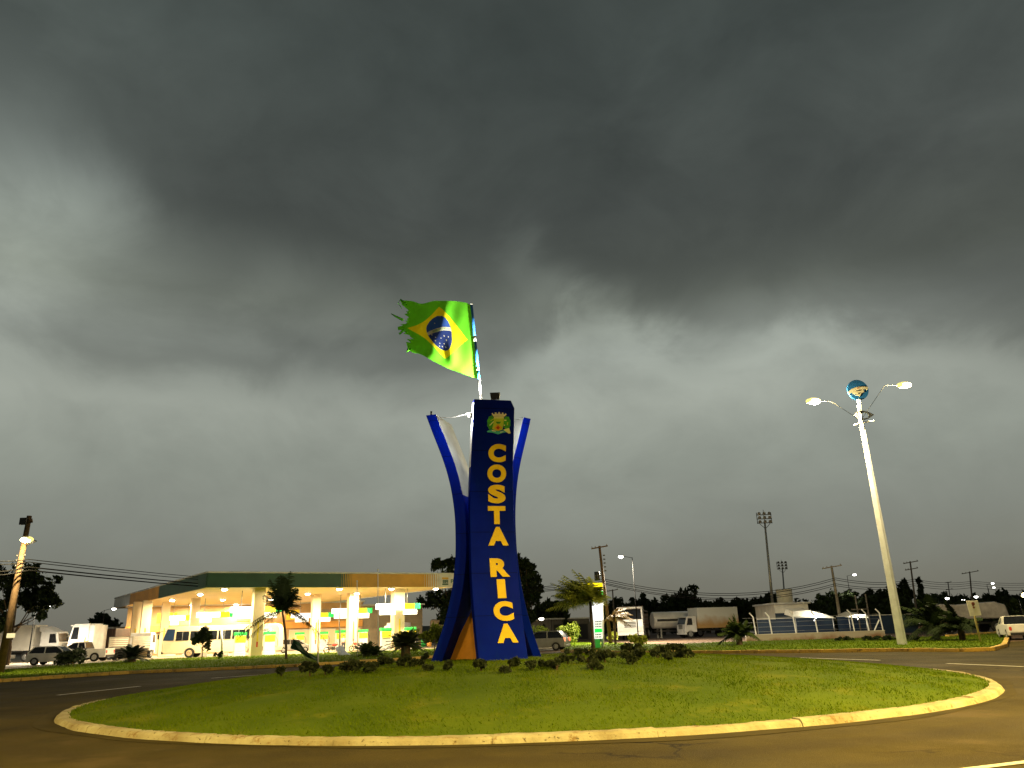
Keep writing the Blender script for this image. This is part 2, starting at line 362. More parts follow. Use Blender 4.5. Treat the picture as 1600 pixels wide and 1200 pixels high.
mb = MB(); flat(mb, [(-110, 50), (-90, 44), G(0, 1064)[:2], G(200, 1051)[:2], G(460, 1040)[:2], G(690, 1025)[:2], (-4.5, 100), (-4.5, 150), (-110, 150)], -.004)
tag(mb.build('station_forecourt', lot), kind='structure')
# lane markings
mb = MB()
for a, b in [((90, 1086.5), (219, 1072.5)), ((330, 1060), (468, 1050.5)), ((1085, 1027), (1145, 1027)), ((1250, 1028), (1375, 1032)), ((1480, 1037), (1600, 1042)), ((1655, 1045), (1720, 1049)), ((1500, 1204), (1640, 1187))]:
    p, q = G(*a).xy, G(*b).xy; d = (q-p).normalized(); nrm = Vector((-d.y, d.x))*(.09 if a[1] < 1100 else .06)
    k = 8; L1 = []; 
    for i in range(k+1): t = i/k; c = p.lerp(q, t); L1.append(c)
    for i in range(k):
        c0, c1 = L1[i], L1[i+1]; flat(mb, [c0-nrm, c1-nrm, c1+nrm, c0+nrm], .009)
tag(mb.build('road_markings', linem), kind='structure')
# island: kerb ring, mound
def ring_kerb(center, r, w, h, nb=31, sub=14):
    mb = MB(); gap = .004/r
    for b in range(nb):
        a0, a1 = 2*math.pi*b/nb+gap*rnd.uniform(.5, 2), 2*math.pi*(b+1)/nb-gap*rnd.uniform(.5, 2); off = rnd.uniform(-.015, .015); hb = h+rnd.uniform(-.012, .012); vv = []; m = 5
        for i in range(sub+1):
            a = a0+(a1-a0)*i/sub; j = off+.03*math.sin(7*a+1)+.015*math.sin(31*a)+rnd.uniform(-.008, .008); hj = hb+rnd.uniform(-.006, .006)
            for rr, z in ((r+w+j, -.004), (r+w-.035+j, hj-.03), (r+w-.08+j, hj), (r+j*.3, hj+.005), (r-.02, -.0)): vv.append((center.x+rr*math.cos(a), center.y+rr*math.sin(a), z))
        mb.add(vv, [(i*m+k, (i+1)*m+k, (i+1)*m+k+1, i*m+k+1) for i in range(sub) for k in range(m-1)]+[list(range(m)), [sub*m+k for k in range(m)][::-1]], 0, False)
    return mb
tag(ring_kerb(IC, IR-.02, .27, .10).build('island_kerb', kerbm), kind='structure')
# gutter apron of worn concrete round the kerb
mb = MB(); n = 160; vv = []
for i in range(n):
    a = 2*math.pi*i/n
    for rr in (IR+.3, IR+.55+.12*math.sin(5*a+2)+.06*math.sin(17*a)): vv.append((IC.x+rr*math.cos(a), IC.y+rr*math.sin(a), .006))
mb.add(vv, [(2*i, 2*((i+1) % n), 2*((i+1) % n)+1, 2*i+1) for i in range(n)])
tag(mb.build('kerb_gutter', mat('gutter', (.058, .045, .012), .95, nscale=1.2, col2=(.036, .028, .008), spec=.12)), kind='structure')
mb = MB(); K, Nn = 40, 144; vv = [(IC.x, IC.y, ZC)]; fs = []
for k in range(1, K+1):
    r = (IR+.01)*k/K
    for i in range(Nn):
        a = 2*math.pi*i/Nn; x, y = IC.x+r*math.cos(a), IC.y+r*math.sin(a)
        bmp = .025*math.sin(1.9*x+.7*y)*math.sin(1.3*y-x)+.012*math.sin(5*x)*math.sin(4.3*y)
        vv.append((x, y, (zm(x, y) if k < K else .09)+(bmp if k < K else 0)))
for i in range(Nn): fs.append((0, 1+i, 1+(i+1) % Nn))
for k in range(K-1):
    for i in range(Nn): a, b = 1+k*Nn+i, 1+k*Nn+(i+1) % Nn; fs.append((a, a+Nn, b+Nn, b))
mb.add(vv, fs, 0, True); tag(mb.build('island_ground', grass), kind='structure')
def blades(name, sampler, n, h, m, w=.012):
    P = sampler(n); n = len(P); ang = nrs.rand(n)*2*math.pi; hh = h*(.5+nrs.rand(n)); ww = w*(.7+.6*nrs.rand(n))
    ax = np.stack([np.cos(ang), np.sin(ang), np.zeros(n)], 1)*ww[:, None]
    ln = np.stack([nrs.normal(size=n)*.5-.25, nrs.normal(size=n)*.5, np.ones(n)], 1)*hh[:, None]
    V = np.stack([P-ax, P+ax, P+ln+ax*.25, P+ln-ax*.25], 1).reshape(-1, 3)
    return tag(rawquads(name, V, m), 'short rough green lawn grass', 'grass', kind='stuff')
def s_island(n):
    r = np.sqrt(nrs.rand(n))*(IR+.04); a = nrs.rand(n)*2*math.pi; x = IC.x+r*np.cos(a); y = IC.y+r*np.sin(a)
    keep = (y < 30) & (r < IR+.0+.05*np.sin(a*37)+.03*np.sin(a*91)); x, y, r = x[keep], y[keep], r[keep]
    # patchy: thin out by a smooth field
    f = np.sin(1.7*x+.4*y)+np.sin(2.3*y-.8*x)+np.sin(.6*x*y*.3+1); k2 = nrs.rand(len(x)) < .62+.2*f; x, y, r = x[k2], y[k2], r[k2]
    z = .095+(ZC-.095)*np.clip(1-(r/IR)**2.2, 0, 1); return np.stack([x, y, z], 1)
o = blades('lawn_grass', s_island, 150000, .034, bladem, .010); o['label'] = 'short patchy lawn grass covering the round traffic island'
# verge strips (raised grass with yellow kerb)
def verge(near, far, name, label):
    A = [G(*p).xy for p in near]; B = [G(*p).xy for p in far]
    mb = MB(); pts = A+B[::-1]; mb.slab([(p.x, p.y) for p in pts], -.01, .10)
    tag(mb.build(name+'_ground', grass), kind='structure')
    mb = MB()
    for i in range(len(A)-1):
        p, q = A[i], A[i+1]; seg = max(1, int((q-p).length/1.0)); d = (q-p).normalized(); nr = Vector((d.y, -d.x))
        for k in range(seg):
            a = p.lerp(q, k/seg)+d*.012; b = p.lerp(q, (k+1)/seg)-d*.012; h = .16+rnd.uniform(-.01, .012)
            mb.slab([a+nr*.24, b+nr*.24, b-nr*.02, a-nr*.02], -.005, h)
    tag(mb.build(name+'_kerb', kerby, bevel=.02), kind='structure')
    poly = [(p.x, p.y) for p in pts]
    xs = np.array([p[0] for p in poly]); ys = np.array([p[1] for p in poly])
    def smp(n):
        out = []
        P = np.stack([xs.min()+nrs.rand(n*3)*(xs.max()-xs.min()), ys.min()+nrs.rand(n*3)*(ys.max()-ys.min())], 1)
        ins = np.zeros(len(P), bool); j = len(poly)-1
        for i in range(len(poly)):
            xi, yi, xj, yj = xs[i], ys[i], xs[j], ys[j]
            with np.errstate(all='ignore'): c = ((yi > P[:, 1]) != (yj > P[:, 1])) & (P[:, 0] < (xj-xi)*(P[:, 1]-yi)/(yj-yi)+xi)
            ins ^= c; j = i
        P = P[ins]; return np.concatenate([P, np.full((len(P), 1), .09)], 1)
    o = blades(name+'_grass', smp, 16000, .075, bladem, .02); o['label'] = label
verge([(-120, 1074), (0, 1066), (60, 1062), (200, 1053), (340, 1047), (460, 1042), (600, 1033), (690, 1027)],
      [(-120, 1052), (0, 1049), (60, 1044), (170, 1036), (260, 1031), (400, 1026), (560, 1020), (690, 1015)], 'verge', 'rough grass verge between the road and the fuel station')
verge([(880, 1019), (960, 1021), (1080, 1021), (1250, 1020), (1400, 1018), (1500, 1018.5), (1545, 1017), (1566, 1011), (1574, 994)],
      [(880, 1005), (960, 1006), (1040, 1009), (1130, 1005), (1350, 999), (1450, 997), (1500, 995), (1555, 991), (1570, 989)], 'far_verge', 'lit grass verge behind the road on the right')
# distant treeline ridge
mb = MB(); pts = []
for i in range(61):
    x = -900+i*30; y = 420+20*math.sin(i*.3); pts.append((x, y, 5+1.5*math.sin(i*.7)+.8*math.sin(i*1.9)))
vv = [(x, y, -.5) for x, y, z in pts]+[(x, y+30, z) for x, y, z in pts]+[(x, y+200, -.5) for x, y, z in pts]
mb.add(vv, [(i, i+1, 61+i+1, 61+i) for i in range(60)]+[(61+i, 62+i, 123+i, 122+i) for i in range(60)], 0, True)
tag(mb.build('hills', mat('hill_scrub', (.03, .035, .015), .95, nscale=.1, namt=.3)), kind='structure')
# ================================================================== MONUMENT
Y0 = 24.3; ax0 = W(757, 860, Y0); base_z = ZC-.03
mon = thing('monument', 'blue three-finned town monument reading COSTA RICA on the traffic island', 'monument', (ax0.x, Y0, base_z))
PSI = R(14)
prof = [(653, 1.63), (677, 1.39), (698, 1.215), (721, 1.04), (747, .885), (774, .775), (811, .695), (862, .70), (894, .755), (929, .87), (965, 1.05), (1000, 1.29), (1022, 1.46)]
prof = [(W(700, y, Y0-.4).z-base_z+(.16 if i == 0 else 0), r) for i, (y, r) in enumerate(prof)][::-1]
def rprof(z):
    if z <= prof[0][0]: a, b = prof[0], prof[1]
    elif z >= prof[-1][0]: a, b = prof[-2], prof[-1]
    else:
        for a, b in zip(prof, prof[1:]):
            if a[0] <= z <= b[0]: break
    return a[1]+(b[1]-a[1])*(z-a[0])/(b[0]-a[0])
def rsm(z): return sum(rprof(z+d)*w for d, w in ((-.3, .2), (-.15, .2), (0, .2), (.15, .2), (.3, .2)))
ZT = prof[-1][0]; HW = .71; TH = .35
LEAN = -.012
def monpt(ang, r, s, z):   # ang from the front normal (CCW seen from above), r outward, s along the width, z up
    a = -math.pi/2+PSI+ang; n = Vector((math.cos(a), math.sin(a))); t = Vector((-n.y, n.x))
    p = n*r+t*(s+(.12 if ang == 0 else 0)); return Vector((p.x+LEAN*(z-4), p.y, z))
def fin(ang, z0, z1, hw_top=HW, round_right=False):
    mb = MB(); K = 34; rings = []
    for k in range(K+1):
        z = z0+(z1-z0)*k/K; r = rsm(z); hw = HW+(hw_top-HW)*max(0, (z-z0)/(z1-z0)-.3)/.7
        s1 = hw; 
        if round_right: s1 = hw-(.12*(1-math.sqrt(max(0, 1-max(0, (z-(z1-.14))/.14)**2))))
        rings.append([monpt(ang, r, -hw, z), monpt(ang, r, s1, z), monpt(ang, r-TH, s1, z), monpt(ang, r-TH, -hw, z)])
    vv = [p for rg in rings for p in rg]; fs = []; 
    mi_of = [0, 0, 1, 0]
    for j in range(4):
        mb.add([], []);
    base = len(mb.v); mb.v += [tuple(p) for p in vv]
    for k in range(K):
        for j in range(4):
            mb.f.append([base+k*4+j, base+k*4+(j+1) % 4, base+(k+1)*4+(j+1) % 4, base+(k+1)*4+j]); mb.m.append(mi_of[j] if k > K*.64 else 0); mb.sm.append(False)  # pale inner colour only high up: lamp falloff put into the paint
    mb.f += [[base+3, base+2, base+1, base], [base+K*4+j for j in range(4)]]; mb.m += [0, 0]; mb.sm += [False, False]
    return mb
front = fin(0, .0, ZT+.05, .64, True).build('front_fin', [blue, white], mon, bevel=.02)
front['label'] = 'front blue fin carrying the crest and letters'
for a in (2*math.pi/3, -2*math.pi/3): fin(a, -.05, ZT).build('side_fin', [blue, mat('inner_lamplit_grey', (.34, .36, .36), .6, nscale=1.2, namt=.15)], mon, bevel=.015)  # grey upper inner faces stand for the lamp's spill, blue below for shade
# white strip painted as lamp glare high on the front fin's left flank
mb = MB(); K = 12
for k in range(K):
    z0, z1 = ZT-1.9+k*1.88/K, ZT-1.9+(k+1)*1.88/K; w0, w1 = [(.16+.84*min(1, (k+d)/3.0)) for d in (0, 1)]
    def hwz(z): return HW+(.64-HW)*max(0, z/(ZT+.02)-.3)/.7
    q = [monpt(0, rsm(z0)-.02, -hwz(z0)-.004, z0), monpt(0, rsm(z1)-.02, -hwz(z1)-.004, z1), monpt(0, rsm(z1)-TH+.02, -hwz(z1)-.004, z1), monpt(0, rsm(z0)-TH+.02, -hwz(z0)-.004, z0)]
    mb.add(q, [(0, 1, 2, 3)])
mb.build('lamp_glare_strip', white, front)
# orange core pyramid and plinth
mb = MB(); P = [monpt(a, 1.35, 0, -.05) for a in (0, 2*math.pi/3, -2*math.pi/3)]; ap = monpt(0, 0, 0, 2.45)
mb.add(P+[ap], [(0, 1, 2), (0, 1, 3), (1, 2, 3), (2, 0, 3)])
mb.build('core_pyramid', orange, mon)
mb = MB(); Q = []
for a in (0, 2*math.pi/3, -2*math.pi/3):
    for s in (-.78, .78): Q.append(monpt(a, 1.55, s, 0).xy)
mb.slab([(q.x, q.y) for q in Q], -.35, -.055); mb.build('plinth', mat('plinth_paint', (.35, .16, .05), .8, nscale=3, namt=.2), mon, bevel=.02)
# lettering
def textmesh(ch, offset=.035):
    cu = bpy.data.curves.new('t', 'FONT'); cu.body = ch; cu.offset = offset; cu.resolution_u = 6
    to = bpy.data.objects.new('t', cu); scene.collection.objects.link(to)
    me = bpy.data.meshes.new_from_object(to); bpy.data.objects.remove(to)
    V = [v.co.copy() for v in me.vertices]; Fc = [list(p.vertices) for p in me.polygons]; bpy.data.meshes.remove(me)
    x0, x1 = min(v.x for v in V), max(v.x for v in V); y0, y1 = min(v.y for v in V), max(v.y for v in V)
    V = [((v.x-(x0+x1)/2)/(x1-x0), (v.y-(y0+y1)/2)/(y1-y0)) for v in V]
    return V, Fc
def thick_text(V, Fc, f, d=.03):   # f(u,v,depth)->Vector
    n = len(V); A = [f(u, v, d) for u, v in V]; B = [f(u, v, 0.0) for u, v in V]
    cnt = {}
    for fc in Fc:
        for i in range(len(fc)):
            e = (fc[i], fc[(i+1) % len(fc)]); k = tuple(sorted(e)); cnt.setdefault(k, []).append(e)
    fs = [list(fc) for fc in Fc]+[[i+n for i in fc][::-1] for fc in Fc]
    for k, es in cnt.items():
        if len(es) == 1: a, b = es[0]; fs.append([a, b, b+n, a+n])
    return A+B, fs
# front-fin surface point that projects at a given pixel
mW = Matrix.Translation(mon.location)
def onfin(px, py, lift=.0):
    d = ray(px, py); best = None
    lo, hi = 15.0, 30.0
    def side(t):
        p = Vector((d.x*t, d.y*t, CAMH+d.z*t))-mon.location
        a = -math.pi/2+PSI; nx, ny = math.cos(a), math.sin(a)
        q = Vector((p.x-LEAN*(p.z-4), p.y)); return q.x*nx+q.y*ny-(rsm(p.z)+lift), q.x*-ny+q.y*nx, p.z
    for _ in range(50):
        m = (lo+hi)/2
        if side(m)[0] > 0: lo = m
        else: hi = m
    return side(lo)[1:]
LET = [('C', 769.5, 708, 26, 28.5), ('O', 769, 740, 28, 28), ('S', 769, 772, 26, 29), ('T', 769, 805, 26, 28), ('A', 771, 838, 30, 29),
       ('R', 773.5, 887, 29, 29), ('I', 776, 920, 12.5, 29.5), ('C', 779, 955, 29.5, 31), ('A', 784.5, 989.5, 31, 30)]
for ch, cx, cy, w, h in LET:
    w *= 1.05; cx += 1
    V, Fc = textmesh(ch, .06 if ch != 'I' else .07)
    s0, _ = onfin(cx-w/2, cy); s1, _ = onfin(cx+w/2, cy); _, z1 = onfin(cx, cy-h/2); _, z0 = onfin(cx, cy+h/2); sc, zc = (s0+s1)/2, (z0+z1)/2
    def f(u, v, d, s0=s0, s1=s1, z0=z0, z1=z1):
        z = zc+v*(z1-z0); return monpt(0, rsm(z)+.004+d, sc+u*(s1-s0), z)
    A, fs = thick_text(V, Fc, f, .025); mb = MB(); mb.add(A, fs); mb.build('letter', letterm, front)
# town crest: leaves, mural crown, shield with diamond, ribbon
mg = mat('crest_green', (.08, .55, .04), .6, nscale=9, col2=(.02, .20, .03)); ml = mat('crest_lime', (.62, .74, .06), .6); mc = mat('crest_stone', (.95, .84, .66), .6)
mte = mat('crest_teal', (.06, .5, .55), .6); mo = mat('crest_orange', (.85, .38, .02), .6); mr = mat('crest_red', (.5, .04, .01), .6); mp = mat('crest_pale', (.95, .92, .45), .6)
def crest(poly, lift, m, name):
    pts = []
    for x, y in poly:
        px, py = 740+x/21.81, 635+y/21.81; s, z = onfin(px, py); pts.append((s, z))
    A = [monpt(0, rsm(z)+lift, s, z) for s, z in pts]; B = [monpt(0, rsm(z)+.001, s, z) for s, z in pts]
    return A, B
cr_root = MB(); items = []
def leafy(cx, cy, rx, ry, n, ph=0):
    return [(cx+rx*(1+.16*(i % 2))*math.cos(2*math.pi*i/n+ph), cy+ry*(1+.16*(i % 2))*math.sin(2*math.pi*i/n+ph)) for i in range(n)]
parts = [(leafy(470, 560, 130, 230, 18, .3), .006, mg), (leafy(1000, 560, 120, 210, 18), .0065, mg), ([(320, 840), (480, 790), (720, 850), (960, 800), (1010, 870), (860, 900), (700, 950), (520, 890), (340, 880)], .008, mte),
         ([(880, 790), (1080, 730), (1130, 910), (1070, 930)], .009, mp), ([(560, 350), (900, 350), (885, 640), (850, 790), (710, 840), (560, 800), (500, 760), (550, 560)], .010, ml),
         ([(560, 345), (900, 345), (900, 410), (560, 410)], .013, mp), ([(620, 520), (810, 520), (760, 590), (670, 590)], .013, mg),
         ([(700, 600), (850, 730), (700, 835), (560, 730)], .014, mo), ([(700, 660), (765, 730), (700, 790), (635, 730)], .017, mr),
         ([(480, 240), (520, 215), (540, 270), (590, 260), (590, 205), (645, 200), (655, 250), (705, 250), (715, 190), (765, 190), (775, 250), (830, 260), (840, 205), (885, 215), (890, 265), (930, 275), (950, 225), (1000, 270), (930, 340), (540, 340)], .012, mc),
         ([(400, 640), (540, 500), (560, 530), (430, 660)], .013, mp), ([(440, 480), (560, 400), (560, 430), (460, 500)], .013, ml), ([(910, 450), (990, 455), (985, 490), (915, 490)], .013, mp), ([(1010, 540), (1050, 530), (1040, 640), (1005, 640)], .013, ml), ([(900, 620), (940, 620), (940, 660), (900, 660)], .013, mp),
         ([(480, 800), (620, 830), (620, 855), (500, 840)], .012, mc), ([(770, 870), (880, 850), (880, 872), (780, 890)], .012, mc)]
mats_ = []
for poly, lift, m in parts:
    if m not in mats_: mats_.append(m)
    A, B = crest(poly, lift, m, ''); cr_root.loft(A, B, mats_.index(m))
cr_root.build('crest', mats_, front)
# flood lamp on the left flank and on the right flank; string line
def flood(px, py, Y, tgts, energy, name, emit=True):
    p = W(px, py, Y); mb = MB(); c = p-mon.location
    mb.box(c.x-.05, c.x+.05, c.y-.04, c.y+.04, c.z-.05, c.z+.05)
    o = mb.build('flood_lamp', dark, mon, bevel=.01)
    mb = MB(); mb.ell((c.x-.06, c.y-.02, c.z), (.05, .05, .07)); mb.build('lens', E_lamp if emit else E_lamp, o)
    point('lamp_light', (c.x-.14, c.y-.03, c.z+.0), energy, .05, (1, .95, .85), o); return o
pL = monpt(0, rsm(ZT-.5)-.15, -.64-.07, ZT-.38)+mon.location
pR = monpt(0, rsm(ZT-.5)-TH-.05, .66-.05, ZT-.38)+mon.location
for p, sgn in ((pL, -1), (pR, 1)):
    c = p-mon.location; mb = MB(); mb.box(c.x-.05, c.x+.05, c.y-.04, c.y+.04, c.z-.05, c.z+.05); o = mb.build('flood_lamp', dark, mon, bevel=.01)
    d = Vector((sgn*.045, -.05 if sgn < 0 else .02, 0)); q = c+d
    mb = MB(); mb.ell(tuple(q), (.035, .05, .07)); mb.build('lens', E_lamp, o)
    point('lamp_light', tuple(q+Vector((sgn*.06, -.03, .0))), 130 if sgn < 0 else 130, .05, (1, .96, .88), o)
lt = monpt(-2*math.pi/3, rsm(ZT)-.1, HW-.1, ZT)   # left fin top near corner
tops = [monpt(a, rsm(ZT)-.15, s, ZT) for a in (2*math.pi/3, -2*math.pi/3) for s in (-HW+.1, HW-.1)]
near_left = min(tops, key=lambda p: p.x+p.y*.3)
mb = MB(); a = near_left; b = monpt(0, rsm(ZT-.6)-.2, -.66, ZT-.25)
mb.tube([a.lerp(b, t/8)+Vector((0, 0, -.12*math.sin(math.pi*t/8))) for t in range(9)], .012, 6); mb.build('cable', white, mon)
mb = MB(); mb.box(a.x-.03, a.x+.03, a.y-.03, a.y+.03, a.z-.02, a.z+.14); mb.build('cable_hook', dark, mon)
# floodlight on the top of the front fin, pointing at the flag
tc = monpt(0, rsm(ZT)-.17, .06, ZT)+mon.location
fl = thing('floodlight', 'small black floodlight on white bracket atop the blue monument', 'floodlight', tc+Vector((0, 0, .02)))
mb = MB(); mb.box(-.15, .15, -.05, .05, 0, .05); mb.box(-.10, -.08, -.02, .02, .05, .14); mb.box(.08, .10, -.02, .02, .05, .14); mb.build('bracket', white, fl)
mb = MB(); mb.prism([(-.13, .10), (.13, .10), (.16, .30), (-.16, .30)], -.09, .07); mb.build('housing', dark, fl, bevel=.015)
mb = MB(); mb.box(-.13, .13, -.02, .06, .302, .31); mb.build('lens', mat('flood_lens', (1, 1, 1), .3, emit=(1, 1, .9), est=6), fl)
# flag and flagpole
FY = tc.y+.42
pb, pt_ = W(752, 628, FY), W(736.5, 474, FY)
fp = thing('flagpole', 'short leaning flagpole banded blue and white atop the monument', 'flagpole', pb-Vector((0, 0, .1)))
mb = MB(); seg = [(0, .22, 1), (.22, .31, 0), (.31, .35, 1), (.35, .60, 0), (.60, .66, 1), (.66, .98, 0), (.98, 1, 1)]
for a, b, mi in seg: mb.tube([pb.lerp(pt_, a), pb.lerp(pt_, b)], .042 if mi else .044, 10, mi)
mb.tube([pb-Vector((0, 0, .1)), pb], .05, 10, 1)
mb.build('pole', [mat('pole_blue', (.03, .18, .55), .5), white], fp, world=True)
ctrl = {}   # pixel positions of the flag's grid (u from hoist to fly, v from bottom to top)
US = [0, .085, .28, .5, .72, .915, 1.0]
rows = {1.0: [(736, 477), (728, 473), (708, 470.5), (682, 470), (658, 474), (640, 470), (625, 468)],
        .88: [(737.5, 491), (729, 487), (709, 481), (686, 479), (660, 488), (640, 487), (628, 480)],
        .5: [(742, 534), (731, 531), (711, 524), (687, 521), (661, 516), (637, 513), (622, 514)],
        .12: [(747, 578), (739, 574), (716, 568), (695, 561), (668, 546), (646, 536), (633, 531)],
        0.0: [(748.5, 592), (740, 590), (715, 581), (692, 572), (662, 556), (644, 550), (637, 545)]}
VS = sorted(rows)
def crm(p0, p1, p2, p3, t): return .5*((2*p1)+(-p0+p2)*t+(2*p0-5*p1+4*p2-p3)*t*t+(-p0+3*p1-3*p2+p3)*t**3)
def interp1(xs, ps, x):
    i = 0
    while i < len(xs)-2 and x > xs[i+1]: i += 1
    t = (x-xs[i])/(xs[i+1]-xs[i]); g = lambda k: ps[max(0, min(len(ps)-1, k))]
    def m(k):
        a, b = max(0, k-1), min(len(xs)-1, k+1); return (g(b)-g(a))/(xs[b]-xs[a])
    h = xs[i+1]-xs[i]; t2, t3 = t*t, t**3
    return g(i)*(2*t3-3*t2+1)+m(i)*h*(t3-2*t2+t)+g(i+1)*(-2*t3+3*t2)+m(i+1)*h*(t3-t2)
def flagpt(u, v, lift=0):
    px = [interp1(US, [Vector(p) for p in rows[vv_]], u) for vv_ in VS]; p = interp1(VS, px, v)
    Y = FY+.05+(.07*math.sin(7.5*u+2.2*v)+.035*math.sin(17*u-4*v)+.02*math.sin(9*v+24*u))*min(1, 2.5*u)+.5*u*u*(1 if u < .8 else 1+(u-.8)*1.5)+(.14*math.sin(14*v+1) if u > .85 else 0)*(u-.85)/.15
    return W(p.x+.4*math.sin(9*v)*u, p.y+.6*math.sin(22*u+5*v)*u, Y-lift)
NU, NV = 220, 154; fv = []; ff = []; fm = []
stars = [(9.2, 5.0), (8.3, 5.8), (10.5, 4.9), (9.8, 6.1), (11.3, 6.0), (10.0, 4.3), (8.8, 6.6), (11.6, 5.2), (12.2, 6.3), (7.6, 6.5), (9.0, 4.3), (10.8, 4.2), (12.3, 7.1), (11.2, 9.0)]
for j in range(NV+1):
    for i in range(NU+1): fv.append(tuple(flagpt(i/NU, j/NV)))
for j in range(NV):
    for i in range(NU):
        u, v = (i+.5)/NU, (j+.5)/NV; x, y = u*20, v*14; mi = 0
        if abs(x-10)/8.3+abs(y-7)/5.3 < 1: mi = 1
        if math.hypot(x-10, y-7) < 3.5:
            mi = 2; rr = math.hypot(x-8.0, y+0.2); 
            if 7.95 < rr < 8.6: mi = 3
            elif rr >= 8.6: mi = 5
            for sx, sy in stars:
                if math.hypot(x-sx, y-sy) < .13: mi = 3
        edge = .965+.03*math.sin(13*v+1)+.02*math.sin(41*v)+.012*math.sin(97*v)-(.05 if .60 < v < .68 else 0)-(.035 if .18 < v < .24 else 0)
        if u > edge: continue
        ff.append([j*(NU+1)+i, j*(NU+1)+i+1, (j+1)*(NU+1)+i+1, (j+1)*(NU+1)+i]); fm.append(mi)
fg = mat('flag_green', (.13, .62, .012), .8, nscale=3, namt=.06, transl=.25); fy = mat('flag_yellow', (.92, .78, .0), .8, transl=.25)
fb = mat('flag_blue', (.012, .035, .19), .8, transl=.15); fb2 = mat('flag_blue_top', (.02, .08, .36), .8, transl=.15); fw = mat('flag_white', (.8, .75, .55), .8)
me = bpy.data.meshes.new('cloth'); me.from_pydata(fv, [], ff)
for m in (fg, fy, fb, fw, fw, fb2): me.materials.append(m)
me.polygons.foreach_set('material_index', fm); me.polygons.foreach_set('use_smooth', [True]*len(ff))
flag = thing('flag', 'green flag with yellow rhombus and blue disc blowing left from the pole', 'flag', pt_)
me.transform(Matrix.Translation(-flag.location)); fo = bpy.data.objects.new('cloth', me); scene.collection.objects.link(fo); fo.parent = flag
mb = MB(); mb.tube([flagpt(0, k/10)+Vector((.012, -.01, 0)) for k in range(11)], .028, 8); mb.build('hoist_sleeve', white, flag, world=True)
V, Fc = textmesh('ORDEM E PROGRESSO', .01)
A = []
for u, v in V:
    th = math.pi/2+.02-(-u)*.60   # along the band arc, reading from fly to hoist as seen
    rr = 8.275+v*.38; x = 8.0+rr*math.cos(th-.22), ; x = x[0]; y = -.2+rr*math.sin(th-.22)
    A.append(flagpt(max(0, min(1, x/20)), y/14, .012))
mb = MB(); mb.add(A, Fc); mb.build('motto', mat('motto_green', (.02, .2, .03), .8), flag, world=True)
# torn fly end: frayed trailing strips
for u0, v0, pts in [(0, 0, [(630, 500), (618, 494), (611, 490)]), (0, 0, [(632, 514), (624, 522), (623, 520)]), (0, 0, [(634, 476), (626, 468), (622, 473), (628, 482)]), (0, 0, [(641, 545), (636, 550), (638, 541)])]:
    mb = MB(); P = [W(x, y, FY+.6) for x, y in pts]; mb.tube(P, [.05, .035]+[.012]*(len(P)-2), 5); mb.build('frayed_strip', fg, flag, world=True)
spot('flag_light', (-.02, 0, .36), Vector(flagpt(.35, .45))-fl.location+Vector((0, -.2, 0)), 2500, .05, (1, 1, .85), 110, fl)
# ================================================================== STREET LIGHTING near the camera (lamp posts outside the frame, and the white pole)
def street_lamp(loc, rz, label, H=9, arm=2.0, energy=0, col=(1, .62, .18), lens=E_lamp2, polem=None, group=None, ang=170):
    t = thing('street_lamp', label, 'street lamp', loc, rz, group)
    mb = MB(); mb.tube([(0, 0, 0), (0, 0, H)], [.11, .06], 10); mb.build('pole', polem or steel, t)
    mb = MB(); mb.tube(bez([(0, 0, H-.1), (arm*.3, 0, H+.25), (arm, 0, H+.3)], 6), .035, 8); mb.build('arm', polem or steel, t)
    mb = MB(); mb.prism([(arm-.1, H+.24), (arm+.55, H+.24), (arm+.5, H+.36), (arm-.05, H+.38)], -.14, .14); h = mb.build('lamp_head', steel, t, bevel=.02)
    mb = MB(); mb.ell((arm+.25, 0, H+.24), (.25, .12, .06)); mb.build('lens', lens, h)
    if energy:
        spot('lamp_light', (arm+.25, 0, H+.14), (arm+.25, 0, 0), energy, .12, col, ang, h, .7)
    return t
SOD = (1, .69, .17)
street_lamp((19, 5.5, 0), R(125), 'tall sodium street lamp beside the road right of the camera', 12, 2.5, 58000, col=SOD)
street_lamp((-19, -2, 0), R(45), 'tall sodium street lamp beside the road left of the camera', 12, 2.5, 30000, col=SOD)
street_lamp((2.5, -9, 0), R(90), 'unseen sodium street lamp added behind the camera to light the monument front', 12, 2.5, 26000, col=(1, .72, .20))  # extra lamp added to brighten the monument front and letters
# white tapering pole with the round sign and two lamps
pbase = G(1410, 1007, .1); Yp = pbase.y
wp = thing('lamp_post', 'tall tapering white post with round blue sign and two lit lamps', 'lamp post', pbase)
top = W(1343, 645, Yp); Hp = top.z-.1
mb = MB(); lx = top.x-pbase.x
mb.tube([(0, 0, -.02), (lx*.5, 0, Hp*.5), (lx, 0, Hp)], [.30, .23, .15], 4, sm=False); pole_o = mb.build('post', polew, wp, bevel=.02)
t2 = W(1341.5, 624, Yp)-pbase; mb = MB(); mb.tube([(lx, 0, Hp-.1), tuple(t2)], .11, 10); mb.build('sign_stub', white, wp)
mb = MB(); mb.box(lx-.2, lx+.2, -.2, .2, Hp-.02, Hp+.06); mb.build('collar', dark, wp)
sc_ = W(1340, 609.5, Yp)-pbase; rr = .0
rr = (W(1356.5, 609.5, Yp)-W(1340, 609.5, Yp)).x
mb = MB(); mb.M = Matrix.Translation(sc_); mb.cyl((0, -.06, 0), rr, .12, 'Y', 32); sg = mb.build('round_sign', mat('sign_blue', (.01, .11, .34), .5), wp)
mb = MB(); mb.M = Matrix.Translation(sc_)
